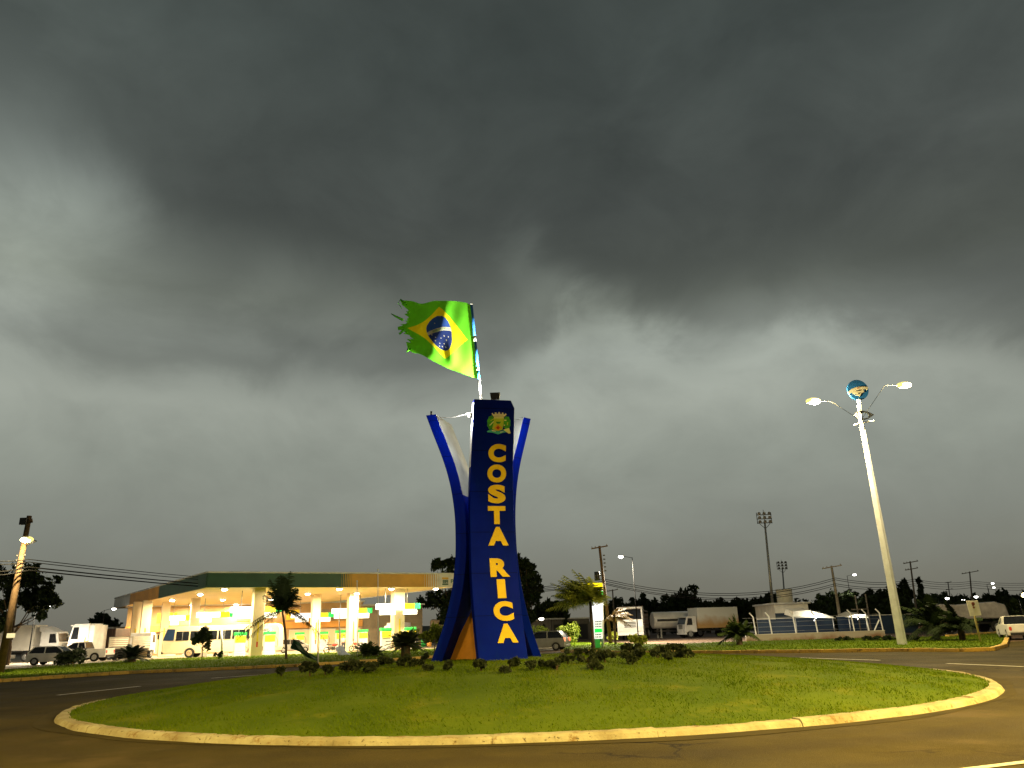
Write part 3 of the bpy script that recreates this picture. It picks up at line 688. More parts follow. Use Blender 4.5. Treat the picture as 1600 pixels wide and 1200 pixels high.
band = [(-1.0, -.18), (-.55, .12), (0, .28), (.5, .30), (.97, .25), (.95, 0), (.5, .02), (.55, -.25), (.3, -.3), (.02, -.68), (-.3, -.45), (-.62, -.42), (-.55, -.28), (-.95, -.32)]
mb.prism([(x*rr, z*rr) for x, z in band], -.075, -.062, 0)
mb.prism([(x*rr*.98, z*rr) for x, z in [(-.25, -.08), (.25, .0), (.18, -.12), (-.2, -.16)]], -.08, -.076, 1)
mb.prism([(x*rr*.98, z*rr) for x, z in [(-.12, -.32), (.14, -.3), (0, -.45)]], -.08, -.076, 1)
mb.prism([(x*rr, z*rr) for x, z in [(-.1, .1), (.12, .12), (.1, .2), (-.08, .18)]], -.08, -.076, 2)
mb.build('sign_emblem', [mat('sign_cream', (.55, .52, .38), .6), mat('sign_dark', (.04, .05, .05), .6), mat('sign_red', (.5, .12, .08), .6)], sg)
# decorative eye-shaped bracket and two short bars
mb = MB(); ec = W(1349, 649, Yp)-pbase; s = .0
def ringpoly(cx, cz, pts_o, pts_i, y0, y1):
    n = len(pts_o)
    for i in range(n):
        a, b, c, d = pts_o[i], pts_o[(i+1) % n], pts_i[(i+1) % n], pts_i[i]
        mb.prism([(cx+a[0], cz+a[1]), (cx+b[0], cz+b[1]), (cx+c[0], cz+c[1]), (cx+d[0], cz+d[1])], y0, y1)
ku = rr/16.5
po = [(-14.5*ku, 0), (-8*ku, 5.5*ku), (0, 7.5*ku), (8*ku, 5.5*ku), (16.5*ku, 0), (8*ku, -5*ku), (0, -7.5*ku), (-8*ku, -5.5*ku)]
pi_ = [(-9.8*ku, 0), (-6.5*ku, 3.8*ku), (0, 5.2*ku), (6.5*ku, 3.8*ku), (8.8*ku, 0), (6.5*ku, -3.8*ku), (0, -5.2*ku), (-6.5*ku, -3.8*ku)]
ringpoly(ec.x, ec.z, po, pi_, -.06, .06); mb.build('eye_bracket', polew, wp)
mb = MB(); c = W(1350, 660, Yp)-pbase
for ex, ey in ((1334, 664), (1365, 657.5)):
    e = W(ex, ey, Yp)-pbase; mb.tube([tuple(c), tuple(e)], .05, 6)
mb.build('bracket_bars', polew, wp)
for (lxp, lyp), en in (((1271, 627), 1500), ((1413, 602), 1500)):
    q = W(lxp, lyp, Yp+(0.4 if lxp > 1300 else -.3))-pbase
    mb = MB(); mb.tube([(lx, 0, Hp-.5), (q.x*.6+lx*.4, q.y*.6, q.z-.02), tuple(q)], .014, 6); mb.build('arm', mat('arm_grey', (.10, .10, .09), 1, spec=0), wp)
    mb = MB(); mb.box(q.x-.34, q.x+.34, q.y-.16, q.y+.16, q.z+.04, q.z+.14); h = mb.build('lamp_head', steel, wp, bevel=.03)
    mb = MB(); mb.ell((q.x, q.y, q.z+.01), (.50, .26, .22)); mb.build('halo_shell', mat('halo_yellow', (1, .9, .3), .4, emit=(1, .80, .22), est=1.25), h)  # enlarged glowing shell added as the lamp's halo
    mb = MB(); mb.ell((q.x+.06, q.y-.2, q.z-.05), (.30, .14, .16)); mb.build('lens', E_lamp, h)
    point('lamp_light', (q.x, q.y, q.z-.32), 11000, .15, (1, .78, .36), h)
# ================================================================== FUEL STATION
ZTOP, ZBOT = 7.6, 6.18
Cc, Rc, Lc = G(325, 893, ZTOP).xy, G(713, 895.5, ZTOP).xy, G(181, 934, ZTOP).xy
Bc = Lc+Rc-Cc
ctr = (Cc+Rc+Lc+Bc)/4
can = thing('canopy', 'large green and yellow edged fuel station canopy on cream columns', 'canopy', (ctr.x, ctr.y, 0))
def wl(p): return (p[0]-ctr.x, p[1]-ctr.y)
def lerp2(a, b, t): return a+(b-a)*t
poly = [Cc, Rc, Bc, Lc]; ins = [lerp2(p, ctr, .004) for p in poly]
mb = MB(); mb.slab([wl(p) for p in ins], ZBOT+.05, ZBOT+.25); mb.build('ceiling', ceilm, can)
mb = MB(); mb.slab([wl(lerp2(p, ctr, .01)) for p in poly], ZTOP-.25, ZTOP-.1); mb.build('roof', steel, can)
def fascia(a, b, z0, z1, th, segs, nm='fascia'):
    d = (b-a).normalized(); nr = Vector((d.y, -d.x))
    if nr.dot(ctr-a) > 0: nr = -nr
    mb = MB()
    for t0, t1, mi in segs:
        p, q = lerp2(a, b, t0), lerp2(a, b, t1); mb.slab([wl(p), wl(q), wl(q+nr*th), wl(p+nr*th)], z0, z1, mi)
    return mb.build(nm, [fgreen, fyellow, fwhite], can, bevel=.01)
# front fascia: green, a fading comb of stripes, yellow, comb, white
FW = lambda px: (G(px, 895, ZTOP).xy-Cc).length/(Rc-Cc).length
def comb(t0, t1, ma, mb_, n):
    out = []; k = 0
    for i in range(n):
        a, b = t0+(t1-t0)*i/n, t0+(t1-t0)*(i+1)/n; f = (i+1)/(n+1); m = a+(b-a)*(1-f); out += [(a, m, ma), (m, b, mb_)]
    return out
g1, g2, w1, w2 = FW(528), FW(550), FW(660), FW(690)
segs = [(0, g1, 0)]+comb(g1, g2, 0, 1, 7)+[(g2, w1, 1)]+comb(w1, w2, 1, 2, 8)+[(w2, 1, 2)]
fascia(Cc, Rc, ZBOT, ZTOP-.14, .12, segs)
tl = (G(251, 914, ZTOP).xy-Cc).length/(Lc-Cc).length; tl2 = (G(202, 927, ZTOP).xy-Cc).length/(Lc-Cc).length
fascia(Cc, Lc, ZBOT, ZTOP-.14, .12, [(0, tl, 0), (tl, tl2, 1), (tl2, 1, 2)])
fascia(Rc, Bc, ZBOT, ZTOP-.14, .12, [(0, 1, 2)]); fascia(Bc, Lc, ZBOT, ZTOP-.14, .12, [(0, 1, 2)])
for a, b in ((Cc, Rc), (Cc, Lc), (Rc, Bc), (Bc, Lc)): fascia(a, b, ZTOP-.136, ZTOP, .2, [(0, 1, 2)], 'parapet_trim')
# emblem on the white end of the fascia
d = (Rc-Cc).normalized(); nr = Vector((d.y, -d.x))
te = FW(697); pc = lerp2(Cc, Rc, te)+nr*.125
def fpan(mb, u0, u1, z0, z1, th=.03, mi=0, off=0.0):
    p, q = pc+d*u0+nr*off, pc+d*u1+nr*off; mb.slab([wl(p), wl(q), wl(q+nr*th), wl(p+nr*th)], z0, z1, mi)
mb = MB(); fpan(mb, -.38, .34, 6.95, 7.15, mi=0); fpan(mb, -.36, .32, 6.38, 6.52, mi=1)
for u in (-.30, .02):
    fpan(mb, u, u+.08, 6.56, 6.90, mi=1); fpan(mb, u+.08, u+.24, 6.82, 6.90, mi=1); fpan(mb, u+.08, u+.22, 6.69, 6.76, mi=1); fpan(mb, u+.22, u+.29, 6.70, 6.88, mi=1)
fpan(mb, -.22, -.04, 6.56, 6.63, mi=1); fpan(mb, -.07, -.01, 6.58, 6.70, mi=1); fpan(mb, .22, .30, 6.56, 6.70, mi=1)
fpan(mb, .62, .70, 6.56, 6.95, mi=1); fpan(mb, .70, .86, 6.87, 6.95, mi=1); fpan(mb, .70, .86, 6.72, 6.79, mi=1); fpan(mb, .84, .90, 6.74, 6.93, mi=1)
mb.build('emblem', [mat('emblem_amber', (.62, .36, .03), .5), mat('emblem_green', (.01, .09, .05), .5)], can)
# columns
colm = cream
for px, Y, w in [(211, 93, .95), (226, 91, 1.0), (256, 96, .9), (302, 90, .9), (401, 76, 1.05), (492, 90, .9), (550, 90, 1.05), (621, 85, 1.15)]:
    p = W(px, 985, Y); mb = MB(); c = wl((p.x, p.y)); mb.M = Matrix.Translation((c[0], c[1], 0)) @ Matrix.Rotation(math.atan2(d.y, d.x), 4, 'Z')
    mb.box(-w/2, w/2, -w/2, w/2, 0, ZBOT+.04); o = mb.build('column', colm, can, bevel=.03)
    mb = MB(); mb.M = Matrix.Translation((c[0], c[1], 0)) @ Matrix.Rotation(math.atan2(d.y, d.x), 4, 'Z')
    mb.box(-.06, .08, -w/2-.02, -w/2-.004, 1.4, 3.2, 0); mb.box(-.06, .08, -w/2-.02, -w/2-.004, .9, 1.38, 1); mb.build('column_stripe', [yellowp, redp], o)
# ceiling lamps (each a part with a lens and its light)
grid = [(u, v) for u in (.08, .30, .52, .74, .94) for v in (.035, .22, .48, .78)]
for u, v in grid:
    p = Cc+(Rc-Cc)*u+(Lc-Cc)*v; c = wl(p)
    mb = MB(); mb.box(c[0]-.3, c[0]+.3, c[1]-.3, c[1]+.3, ZBOT-.06, ZBOT+.045); o = mb.build('ceiling_lamp', fwhite, can)
    mb = MB(); mb.ell((c[0], c[1], ZBOT-.10), (.27, .27, .11)); mb.build('lens', E_lamp, o)
    l = area('lamp_light', (c[0], c[1], ZBOT-.24), 1350, .5, (1, .82, .50), o)
# lit box signs over the pump islands
yaw = math.atan2(d.y, d.x)
def pump_sign(px0, px1, py, hh, hang, label, short):
    zc = 4.4; a = G(px0, py, zc)
    # end point along the canopy direction
    best = min((abs((lambda p: 0)(0)), 0), (0, 0))
    lo, hi = .3, 12.0
    def prx(p):
        v = RM.transposed() @ (Vector(p)-Vector((0, 0, CAMH))); return 800+F*v.x/-v.z
    for _ in range(40):
        m = (lo+hi)/2
        if prx((a.x+d.x*m, a.y+d.y*m, zc)) < px1: lo = m
        else: hi = m
    Ln = lo; t = thing('pump_sign', label, 'light box sign', (a.x, a.y, zc), yaw, 'lit box signs over the pump islands'); s = hh/2
    h = .28
    mb = MB(); mb.box(0, Ln*.62, -.24, .24, -h, h); mb.build('white_box', E_white, t, bevel=.03)
    mb = MB(); mb.box(Ln*.62+.005, Ln*.86, -.24, .24, -h, h); mb.build('yellow_box', E_yellow, t, bevel=.03)
    mb = MB(); mb.slab([(Ln*.86+.005, -.24), (Ln*.96, -.24), (Ln, -.12), (Ln, .12), (Ln*.96, .24), (Ln*.86+.005, .24)], -h, h); mb.build('green_end', E_green, t, bevel=.03)
    for x0, x1 in hang:
        mb = MB(); mb.box(Ln*x0, Ln*x1, -.2, .2, -h-.55, -h-.01); mb.build('hanging_panel', mat('panel_white', (.85, .85, .8), .5, emit=(1, 1, .95), est=.9), t, bevel=.03)
    # hangers
    for x in (.2, .7): mb = MB(); mb.tube([(Ln*x, 0, h), (Ln*x, 0, ZBOT-zc+.03)], .04, 6); mb.build('hanger', steel, t)
    # fuel pump under it
    for k, x in enumerate((.22, .78)):
        pp = Vector((a.x, a.y, 0))+Vector((d.x, d.y, 0))*Ln*x
        q = thing('fuel_pump', ('left' if k == 0 else 'right')+' fuel pump under the '+short, 'fuel pump', pp, yaw, 'fuel pumps on the station forecourt')
        mb = MB(); mb.box(-.55, .55, -.3, .3, 0, .5); mb.box(-.5, .5, -.28, .28, .5, 2.0); mb.build('cabinet', whitev, q, bevel=.04)
        mb = MB(); mb.box(-.5, .5, -.31, -.283, 1.35, 1.95, 0); mb.box(-.5, .5, .283, .31, 1.35, 1.95, 0); mb.build('display', yellowp, q)
        mb = MB(); mb.box(-.57, .57, -.32, .32, 2.0, 2.3); mb.build('header', greenp, q, bevel=.03)
        mb = MB(); mb.tube(bez([(.52, -.1, 1.8), (.95, -.2, 1.7), (.8, -.2, .3), (.54, -.2, 1.0)], 10), .03, 6); mb.build('hose', dark, q)
    return t
pump_sign(262, 306, 966, 9, [(.1, .4)], 'farthest left white lit light box sign behind the bus roof', 'farthest left light box sign')
pump_sign(307, 366, 961, 9, [(.1, .4)], 'white and yellow light box sign just left of the big front column', 'light box sign left of the big front column')
pump_sign(360, 441, 953, 9, [(.06, .42), (.64, .9)], 'light box sign on the front column behind the palm', 'light box sign behind the palm')
pump_sign(455, 521, 962, 8, [(.1, .4), (.66, .92)], 'smallest light box sign just right of the palm', 'smallest light box sign')
pump_sign(519, 581, 955, 8, [(.06, .36), (.62, .92)], 'light box sign second from the right of the canopy', 'light box sign second from the right')
pump_sign(588, 656, 948, 9, [(.08, .42), (.62, .92)], 'light box sign nearest the blue monument', 'light box sign nearest the monument')
# shop building behind the forecourt
def building(name, label, a, b, depth, h, wallm, parts_fn=None, cat='building'):
    a, b = Vector(a).xy, Vector(b).xy; dd = (b-a); Ln = dd.length; rz = math.atan2(dd.y, dd.x)
    t = thing(name, label, cat, (a.x, a.y, 0), rz)
    mb = MB(); mb.box(0, Ln, 0, depth, 0, h); mb.build('wall', wallm, t, bevel=.02)
    mb = MB(); mb.box(-.25, Ln+.25, -.3, depth+.2, h+.002, h+.2); mb.build('roof', fwhite, t, bevel=.02)
    if parts_fn: parts_fn(t, Ln)
    return t
def shop_parts(t, Ln):
    nx = 9; w = Ln/nx
    for i in range(nx):
        x0 = i*w+.35; x1 = (i+1)*w-.35
        f = MB(); f.box(x0-.08, x1+.08, -.05, -.003, .25, 2.7); fo_ = f.build('window', fwhite, t)
        p = MB(); p.box(x0, x1, -.065, -.053, .35, 2.6); p.build('pane', mat('shop_glass', (.55, .42, .22), .25, emit=(1, .70, .35), est=.25), fo_)
        if i % 2 == 0:
            p = MB(); p.box(x0+.3, x0+1.6, -.09, -.068, .5, 1.6); p.build('poster', [yellowp, wallor, greenp][i % 3], fo_)
    p = MB(); p.box(0, Ln, -.4, -.01, 2.9, 3.7); p.build('shop_fascia', wallor, t, bevel=.02)
    for x0, x1, m in ((.12, .2, yellowp), (.3, .34, greenp), (.45, .56, wallor), (.66, .72, yellowp), (.8, .9, walltan)):
        p = MB(); p.box(Ln*x0, Ln*x1, -.06, -.01, 4.0, 5.3); p.build('wall_panel', m, t)
building('station_shop', 'lit cream shop building behind the fuel station forecourt', W(196, 985, 104), W(566, 985, 112), 9, 6.1, mat('shop_wall', (.42, .27, .12), .7, nscale=.6, namt=.1), shop_parts)
building('annex_building', 'plain tan side wall right of the station shop', W(566, 985, 112), W(660, 985, 116), 8, 5.6, walltan)
building('side_building', 'grey wall of a low building left of the canopy', W(176, 985, 108), W(196, 985, 110), 6, 3.6, walltan)
# ================================================================== VEHICLES
def arch(cx, r, z0, n=8): return [(cx-r*math.cos(math.pi*i/n), z0+r*math.sin(math.pi*i/n)) for i in range(n+1)]
def wheel(t, x, y, r, w=.24, rimm=None):
    s = 1 if y > 0 else -1
    mb = MB(); mb.cyl((x, y-s*w, r), r, s*w, 'Y', 20); o = mb.build('wheel', rubber, t, bevel=.02)
    mb = MB(); mb.cyl((x, y-s*.02, r), r*.62, s*.035, 'Y', 14)
    for k in range(5):
        a = 2*math.pi*k/5; mb.tube([(x, y+s*.02, r), (x+r*.55*math.cos(a), y+s*.02, r+r*.55*math.sin(a))], .03, 4)
    mb.build('rim', rimm or chrome, o)
def car(kind, label, loc, rz, paint, group=None, name='parked_car', cat='car', tail=False):
    t = thing(name, label, cat, loc, rz, group)
    if kind == 'pickup': Ln, w, wh, wb = 5.2, .92, .38, (1.0, 4.15)
    elif kind == 'suv': Ln, w, wh, wb = 4.6, .90, .36, (.85, 3.65)
    else: Ln, w, wh, wb = 4.0, .84, .31, (.75, 3.2)
    g = .24 if kind == 'hatch' else .34; ra = wh+.06
    if kind == 'pickup': up = [(Ln-.02, g+.1), (Ln, .75), (Ln-.12, .98), (Ln-1.25, 1.12), (1.9, 1.14), (1.88, 1.10), (.02, 1.10), (0, .6)]; gh = [(3.95, 1.11), (3.15, 1.66), (2.9, 1.71), (2.1, 1.70), (1.88, 1.11)]
    elif kind == 'suv': up = [(Ln-.02, g+.1), (Ln, .70), (Ln-.15, .92), (Ln-1.1, 1.05), (.12, 1.08), (0, .75), (.02, .4)]; gh = [(3.6, 1.04), (2.85, 1.60), (2.5, 1.66), (.7, 1.64), (.12, 1.07)]
    else: up = [(Ln-.02, g+.1), (Ln, .60), (Ln-.15, .78), (Ln-.95, .92), (.1, .95), (0, .65), (.02, .38)]; gh = [(3.2, .91), (2.4, 1.42), (2.0, 1.47), (.55, 1.44), (.1, .94)]
    poly_ = [(.05, g)]+arch(wb[0], ra, g)+arch(wb[1], ra, g)+[(Ln-.1, g)]+up
    mb = MB(); zt = max(z for x, z in up)
    mb.prism([(x-Ln/2, z) for x, z in poly_], -w, w, 0, lambda z: 1-.06*max(0, (z-.6))-.04*max(0, .45-z)); body = mb.build('body', paint, t, bevel=.04)
    zb = gh[0][1]; ztop = max(z for x, z in gh); wf = lambda z: .93-.17*(z-zb)/(ztop-zb)
    mb = MB(); mb.prism([(x-Ln/2, z-.004) for x, z in gh], -w, w, 0, lambda z: wf(z)); mb.build('windows', glass, t, bevel=.02)
    # roof skin and pillars
    mb = MB(); x1, x0 = gh[1][0]-Ln/2-.02, gh[-2][0]-Ln/2+.02
    mb.prism([(x0, ztop-.05), (x1, gh[1][1]-.02), (x1-.25, ztop+.015), (x0+.1, ztop+.015)], -w*.79, w*.79); 
    for xa, xb in ((gh[0], gh[1]), (gh[-1], gh[-2])):
        for s in (-1, 1): mb.tube([(xa[0]-Ln/2, s*w*.935, xa[1]), (xb[0]-Ln/2, s*w*.77, xb[1])], .05, 6)
    mid = (gh[1][0]+gh[-2][0])/2-Ln/2
    for s in (-1, 1): mb.tube([(mid, s*w*.94, zb), (mid, s*w*.775, ztop)], .045, 6)
    mb.build('roof', paint, t, bevel=.02)
    for x in wb:
        for s in (-1, 1): wheel(t, x-Ln/2, s*(w+.01), wh)
    hz = up[2][1]-.1
    for s in (-1, 1):
        mb = MB(); mb.box(Ln/2-.14, Ln/2+.012, s*w*.62-.16, s*w*.62+.16, hz-.18, hz-.03); mb.build('headlight', mat('headlight', (.7, .7, .68), .15), t, bevel=.03)
        mb = MB(); mb.box(-Ln/2-.014, -Ln/2+.12, s*w*.80-.09, s*w*.80+.09, .68, .95); mb.build('tail_light', E_tail if tail else redp, t, bevel=.02)
    for x in (Ln/2, -Ln/2):
        mb = MB(); sg_ = 1 if x > 0 else -1
        mb.box(min(x-.1*sg_, x+.05*sg_), max(x-.1*sg_, x+.05*sg_), -w*.86, w*.86, g+.02, g+.2); mb.build('bumper', dark if kind != 'hatch' else paint, t, bevel=.03)
    return t
carg = 'white cars parked left of the station'
p = G(62, 1039); car('hatch', 'small white car parked half behind the clipped bush', (p.x+1.3, p.y, 0), R(3), whitev, carg).scale = (1.08,)*3
p = G(126, 1034); car('pickup', 'white pickup parked behind the small white car', (p.x, p.y, 0), R(182), whitev, carg).scale = (1.1,)*3
p = G(-12, 1034); car('hatch', 'white car cut off at the left edge beside the wooden pole', (p.x, p.y, 0), R(4), whitev, carg).scale = (1.1,)*3
p = G(862, 1016); car('hatch', 'grey hatchback leaving behind the monument, tail light glowing', (p.x-.6, p.y, 0), R(160), silverv, tail=True, name='grey_car')
p = G(1601, 1000); car('pickup', 'white pickup seen from behind at the right edge', (p.x+.9, p.y+2.2, 0), R(68), whitev, name='pickup_truck', cat='pickup').scale = (.86,)*3
p = G(445, 1021); car('hatch', 'pale car at the pumps right behind the palm trunk', (p.x, p.y+4, 0), R(12), silverv, name='refuelling_car')
p = G(903, 1001); car('hatch', 'dark car parked before the grey shed, left of the price totem', (p.x, p.y+18, 0), R(5), mat('vehicle_dark', (.05, .025, .02), .3), name='dark_car')
# bus
p = G(246, 1030); bus = thing('bus', 'cream minibus with dark side windows standing under the canopy', 'bus', (p.x+5.5, p.y+3, 0), R(5))
BL, BW, BH = 11.8, 1.2, 3.15
mb = MB(); x0, x1 = -BL/2, BL/2
pl = [(x0+.25, .42)]+arch(x0+2.8-.0, .55, .42)+arch(x1-2.6, .55, .42)+[(x1-.1, .42), (x1, .8), (x1-.02, 2.6), (x1-.2, 3.0), (x1-.5, BH), (x0+.8, BH), (x0+.35, 3.02), (x0+.05, 2.1), (x0, 1.7), (x0, .7)]
mb.prism(pl, -BW, BW, 0, lambda z: 1-.05*max(0, z-1.6)); mb.build('body', mat('bus_cream', (.74, .60, .38), .4, nscale=.8, namt=.06), bus, bevel=.06)
wz = lambda z: 1-.05*max(0, z-1.6)
xs = x0+1.35
for i in range(7):
    a, b = xs+i*1.42, xs+i*1.42+1.28
    for s in (-1, 1):
        mb = MB(); z0, z1 = 1.72, 2.62
        A = [(a, s*(BW*wz(z0)+.004), z0), (b, s*(BW*wz(z0)+.004), z0), (b, s*(BW*wz(z1)+.004), z1), (a, s*(BW*wz(z1)+.004), z1)]
        mb.loft(A, [(x, y-s*.03 if False else y+s*.012, z) for x, y, z in A]); fr = mb.build('window', glass, bus)
        mb = MB(); mb.box((a+b)/2-.02, (a+b)/2+.02, min(s*(BW*.97), s*(BW+.03)), max(s*(BW*.97), s*(BW+.03)), z0, z1); mb.build('window_divider', steel, fr)
mb = MB(); A = [(x0+.02, -BW*.97-.0, 1.75), (x0+1.15, -BW*1.0-.002, 1.75), (x0+1.2, -BW*.965, 2.85), (x0+.42, -BW*.94, 2.88)]
for s in (-1, 1):
    Q = [(x, s*abs(y)+s*.006, z) for x, y, z in A]; mb.loft(Q, [(x, y+s*.015, z) for x, y, z in Q])
mb.add([(x0-.01, -BW*.9, 1.72), (x0-.01, BW*.9, 1.72), (x0+.32, BW*.88, 2.95), (x0+.32, -BW*.88, 2.95)], [(0, 1, 2, 3)]); mb.build('windscreen', mat('glass_blue', (.02, .045, .10), .15), bus)
for x in (x0+2.8, x1-2.6):
    for s in (-1, 1): wheel(bus, x, s*(BW+.01), .48, .3, mat('rim_cream', (.45, .34, .2), .6))
for s in (-1, 1):
    mb = MB(); mb.box(x0-.02, x0+.1, s*.85-.18, s*.85+.18, .85, 1.1); mb.build('headlight', mat('headlight', (.7, .7, .68), .15), bus, bevel=.03)
mb = MB(); mb.tube(bez([(x0+.3, -1.15, 2.7), (x0-.3, -1.35, 2.8), (x0-.35, -1.4, 2.3)], 5), .03, 6); mb.box(x0-.42, x0-.3, -1.5, -1.3, 1.9, 2.35); mb.build('mirror', dark, bus)
mb = MB(); mb.box(x0-.04, x0+.12, -1.1, 1.1, .42, .7); mb.build('bumper', dark, bus, bevel=.03)
# trucks
def cab(t, x, w, h, z0, front, paint, ln=2.0, visor=True, name='cab', wheels=True):
    s = front; mb = MB()
    pr = [(0, z0), (s*ln, z0), (s*(ln+.05), z0+.5), (s*(ln-.02), z0+h*.48), (s*(ln-.35), z0+h*.95), (s*(ln-.55), z0+h), (0, z0+h)]
    if s < 0: pr = pr[::-1]
    mb.M = Matrix.Translation((x, 0, 0)); mb.prism(pr, -w, w); c = mb.build(name, paint, t, bevel=.06)
    mb = MB(); mb.M = Matrix.Translation((x, 0, 0)); za, zb_ = z0+h*.5, z0+h*.9
    xa, xb = s*(ln-.03), s*(ln-.33); mb.loft([(xa, -w*.9, za), (xa, w*.9, za), (xb, w*.86, zb_), (xb, -w*.86, zb_)], [(xa+s*.02, -w*.9, za), (xa+s*.02, w*.9, za), (xb+s*.02, w*.86, zb_), (xb+s*.02, -w*.86, zb_)]); mb.build('windscreen', glass, c)
    for q in (-1, 1):
        mb = MB(); mb.M = Matrix.Translation((x, 0, 0)); A = [(s*(ln-.25), q*(w+.003), za-.1), (s*(ln-1.1), q*(w+.003), za-.1), (s*(ln-1.1), q*(w+.003), zb_-.05), (s*(ln-.5), q*(w+.003), zb_-.05)]
        mb.loft(A, [(a, b+q*.012, c_) for a, b, c_ in A]); mb.build('side_window', glass, c)
        mb = MB(); mb.M = Matrix.Translation((x, 0, 0)); X = s*(ln+.06); mb.box(min(X-s*.05, X+s*.02), max(X-s*.05, X+s*.02), q*w*.72-.16, q*w*.72+.16, z0+.12, z0+.34); mb.build('headlight', mat('headlight', (.7, .7, .68), .15), c)
    mb = MB(); mb.M = Matrix.Translation((x, 0, 0)); X = s*(ln+.055)
    for k in range(4): mb.box(min(X, X+s*.02), max(X, X+s*.02), -w*.45, w*.45, z0+.45+k*.14, z0+.53+k*.14)
    mb.build('grille', dark, c)
    mb = MB(); mb.M = Matrix.Translation((x, 0, 0)); X = s*(ln+.1); mb.box(min(X, X-s*.3), max(X, X-s*.3), -w, w, z0-.28, z0-.005); mb.build('bumper', paint, c, bevel=.03)
    if visor: mb = MB(); mb.M = Matrix.Translation((x, 0, 0)); X = s*(ln-.3); mb.box(min(X, X+s*.3), max(X, X+s*.3), -w*.9, w*.9, z0+h*.93, z0+h*.97); mb.build('sun_visor', paint, c)
    return c
def chassis(t, x0, x1, zr=.95, wr=.52, xs=(), w=1.2):
    mb = MB(); mb.box(x0, x1, -.45, -.3, zr-.15, zr+.1); mb.box(x0, x1, .3, .45, zr-.15, zr+.1)
    mb.box(x0, x1, -.3, .3, zr-.05, zr+.05); mb.build('chassis', dark, t)
    for x in xs:
        for s in (-1, 1): wheel(t, x, s*w, wr, .3)
# white cab-over with round white tank (right)
redst = mat('stripe_red', (.40, .12, .07), .5)
p = G(1012, 1001); tk = thing('cargo_truck', 'white cab-over truck with red brown side stripes left of the round tank end', 'truck', (p.x-2.5, p.y+9, 0), R(-62))
tk.location = Vector((W(988, 985, 104).x, 104, 0)); tk.rotation_euler = (0, 0, R(-102))
cab(tk, .2, 1.25, 2.35, .75, 1, whitev, 2.1)
mb = MB(); mb.box(.0, .3, -1.2, 1.2, 1.0, 3.05); mb.build('sleeper', whitev, tk, bevel=.05)
mb = MB()
for k in range(2): mb.box(.3, 2.0, 1.252, 1.262, 1.35+k*.22, 1.46+k*.22); mb.box(.3, 2.0, -1.262, -1.252, 1.35+k*.22, 1.46+k*.22)
mb.build('side_stripe', redst, tk)
chassis(tk, -9.5, 1.5, xs=(1.35, -1.2, -7.0, -8.2))
mb = MB(); mb.box(-9, 0, -1.2, 1.2, 1.1, 1.25); mb.box(-9, -8.8, -1.2, 1.2, 1.25, 2.6); mb.box(-.6, -.4, -1.2, 1.2, 1.25, 3.2)
for k in range(4): mb.box(-9, -.5, -1.2, -1.15, 1.5+k*.4, 1.65+k*.4); mb.box(-9, -.5, 1.15, 1.2, 1.5+k*.4, 1.65+k*.4)
mb.build('stake_bed', mat('bed_brown', (.16, .11, .08), .8), tk)
tk.scale = (1.3,)*3
q_ = G(1020, 1000.5); tr_ = thing('tank_trailer', 'white cylindrical tank trailer with round end facing the road, between the two trucks', 'trailer', (W(1020, 985, 112).x, 112, 0), R(8))
chassis(tr_, .3, 7.5, xs=(5.2, 6.4), w=1.05)
mb = MB(); mb.tube([(0, 0, 2.35), (.12, 0, 2.35), (7.6, 0, 2.35), (7.8, 0, 2.35)], [1.0, 1.12, 1.12, .9], 28); mb.build('tank', whitev, tr_)
mb = MB(); mb.box(.4, 7.4, -1.16, -1.125, 2.2, 2.5); mb.build('side_band', dark, tr_)
mb = MB(); mb.box(.8, 1.0, -.9, -.7, 0, 1.3); mb.box(.8, 1.0, .7, .9, 0, 1.3); mb.build('landing_legs', steel, tr_)
p = G(1083, 996.5); bt = thing('box_truck', 'white box truck with dirt stained cargo box parked by the trees', 'truck', (p.x+.3, p.y+1, 0), R(198))
cab(bt, 0, 1.1, 2.0, .7, 1, whitev, 1.75); chassis(bt, -6.2, 1, xs=(1.0, -4.4), wr=.48, w=1.1)
def stained(name, top, bot, z0, z1):
    m = bpy.data.materials.new(name); m.use_nodes = True; t = m.node_tree; b = t.nodes['Principled BSDF']; b.inputs['Roughness'].default_value = .6
    tc = t.nodes.new('ShaderNodeTexCoord'); sp = t.nodes.new('ShaderNodeSeparateXYZ'); t.links.new(tc.outputs['Object'], sp.inputs[0])
    no = t.nodes.new('ShaderNodeTexNoise'); no.inputs['Scale'].default_value = .9; no.inputs['Detail'].default_value = 6; t.links.new(tc.outputs['Object'], no.inputs['Vector'])
    a = t.nodes.new('ShaderNodeMath'); a.operation = 'MULTIPLY_ADD'; t.links.new(no.outputs['Fac'], a.inputs[0]); a.inputs[1].default_value = 1.6; t.links.new(sp.outputs[2], a.inputs[2])
    r = t.nodes.new('ShaderNodeMapRange'); t.links.new(a.outputs[0], r.inputs[0]); r.inputs[1].default_value = z0+.8; r.inputs[2].default_value = z1+.8
    mx = t.nodes.new('ShaderNodeMix'); mx.data_type = 'RGBA'; t.links.new(r.outputs[0], mx.inputs[0]); mx.inputs[6].default_value = (*bot, 1); mx.inputs[7].default_value = (*top, 1); t.links.new(mx.outputs[2], b.inputs['Base Color']); return m
mb = MB(); mb.box(-6.3, -.15, -1.25, 1.25, 1.15, 3.75); mb.build('cargo_box', stained('box_mud', (.66, .66, .62), (.42, .25, .09), 1.6, 2.8), bt, bevel=.03)
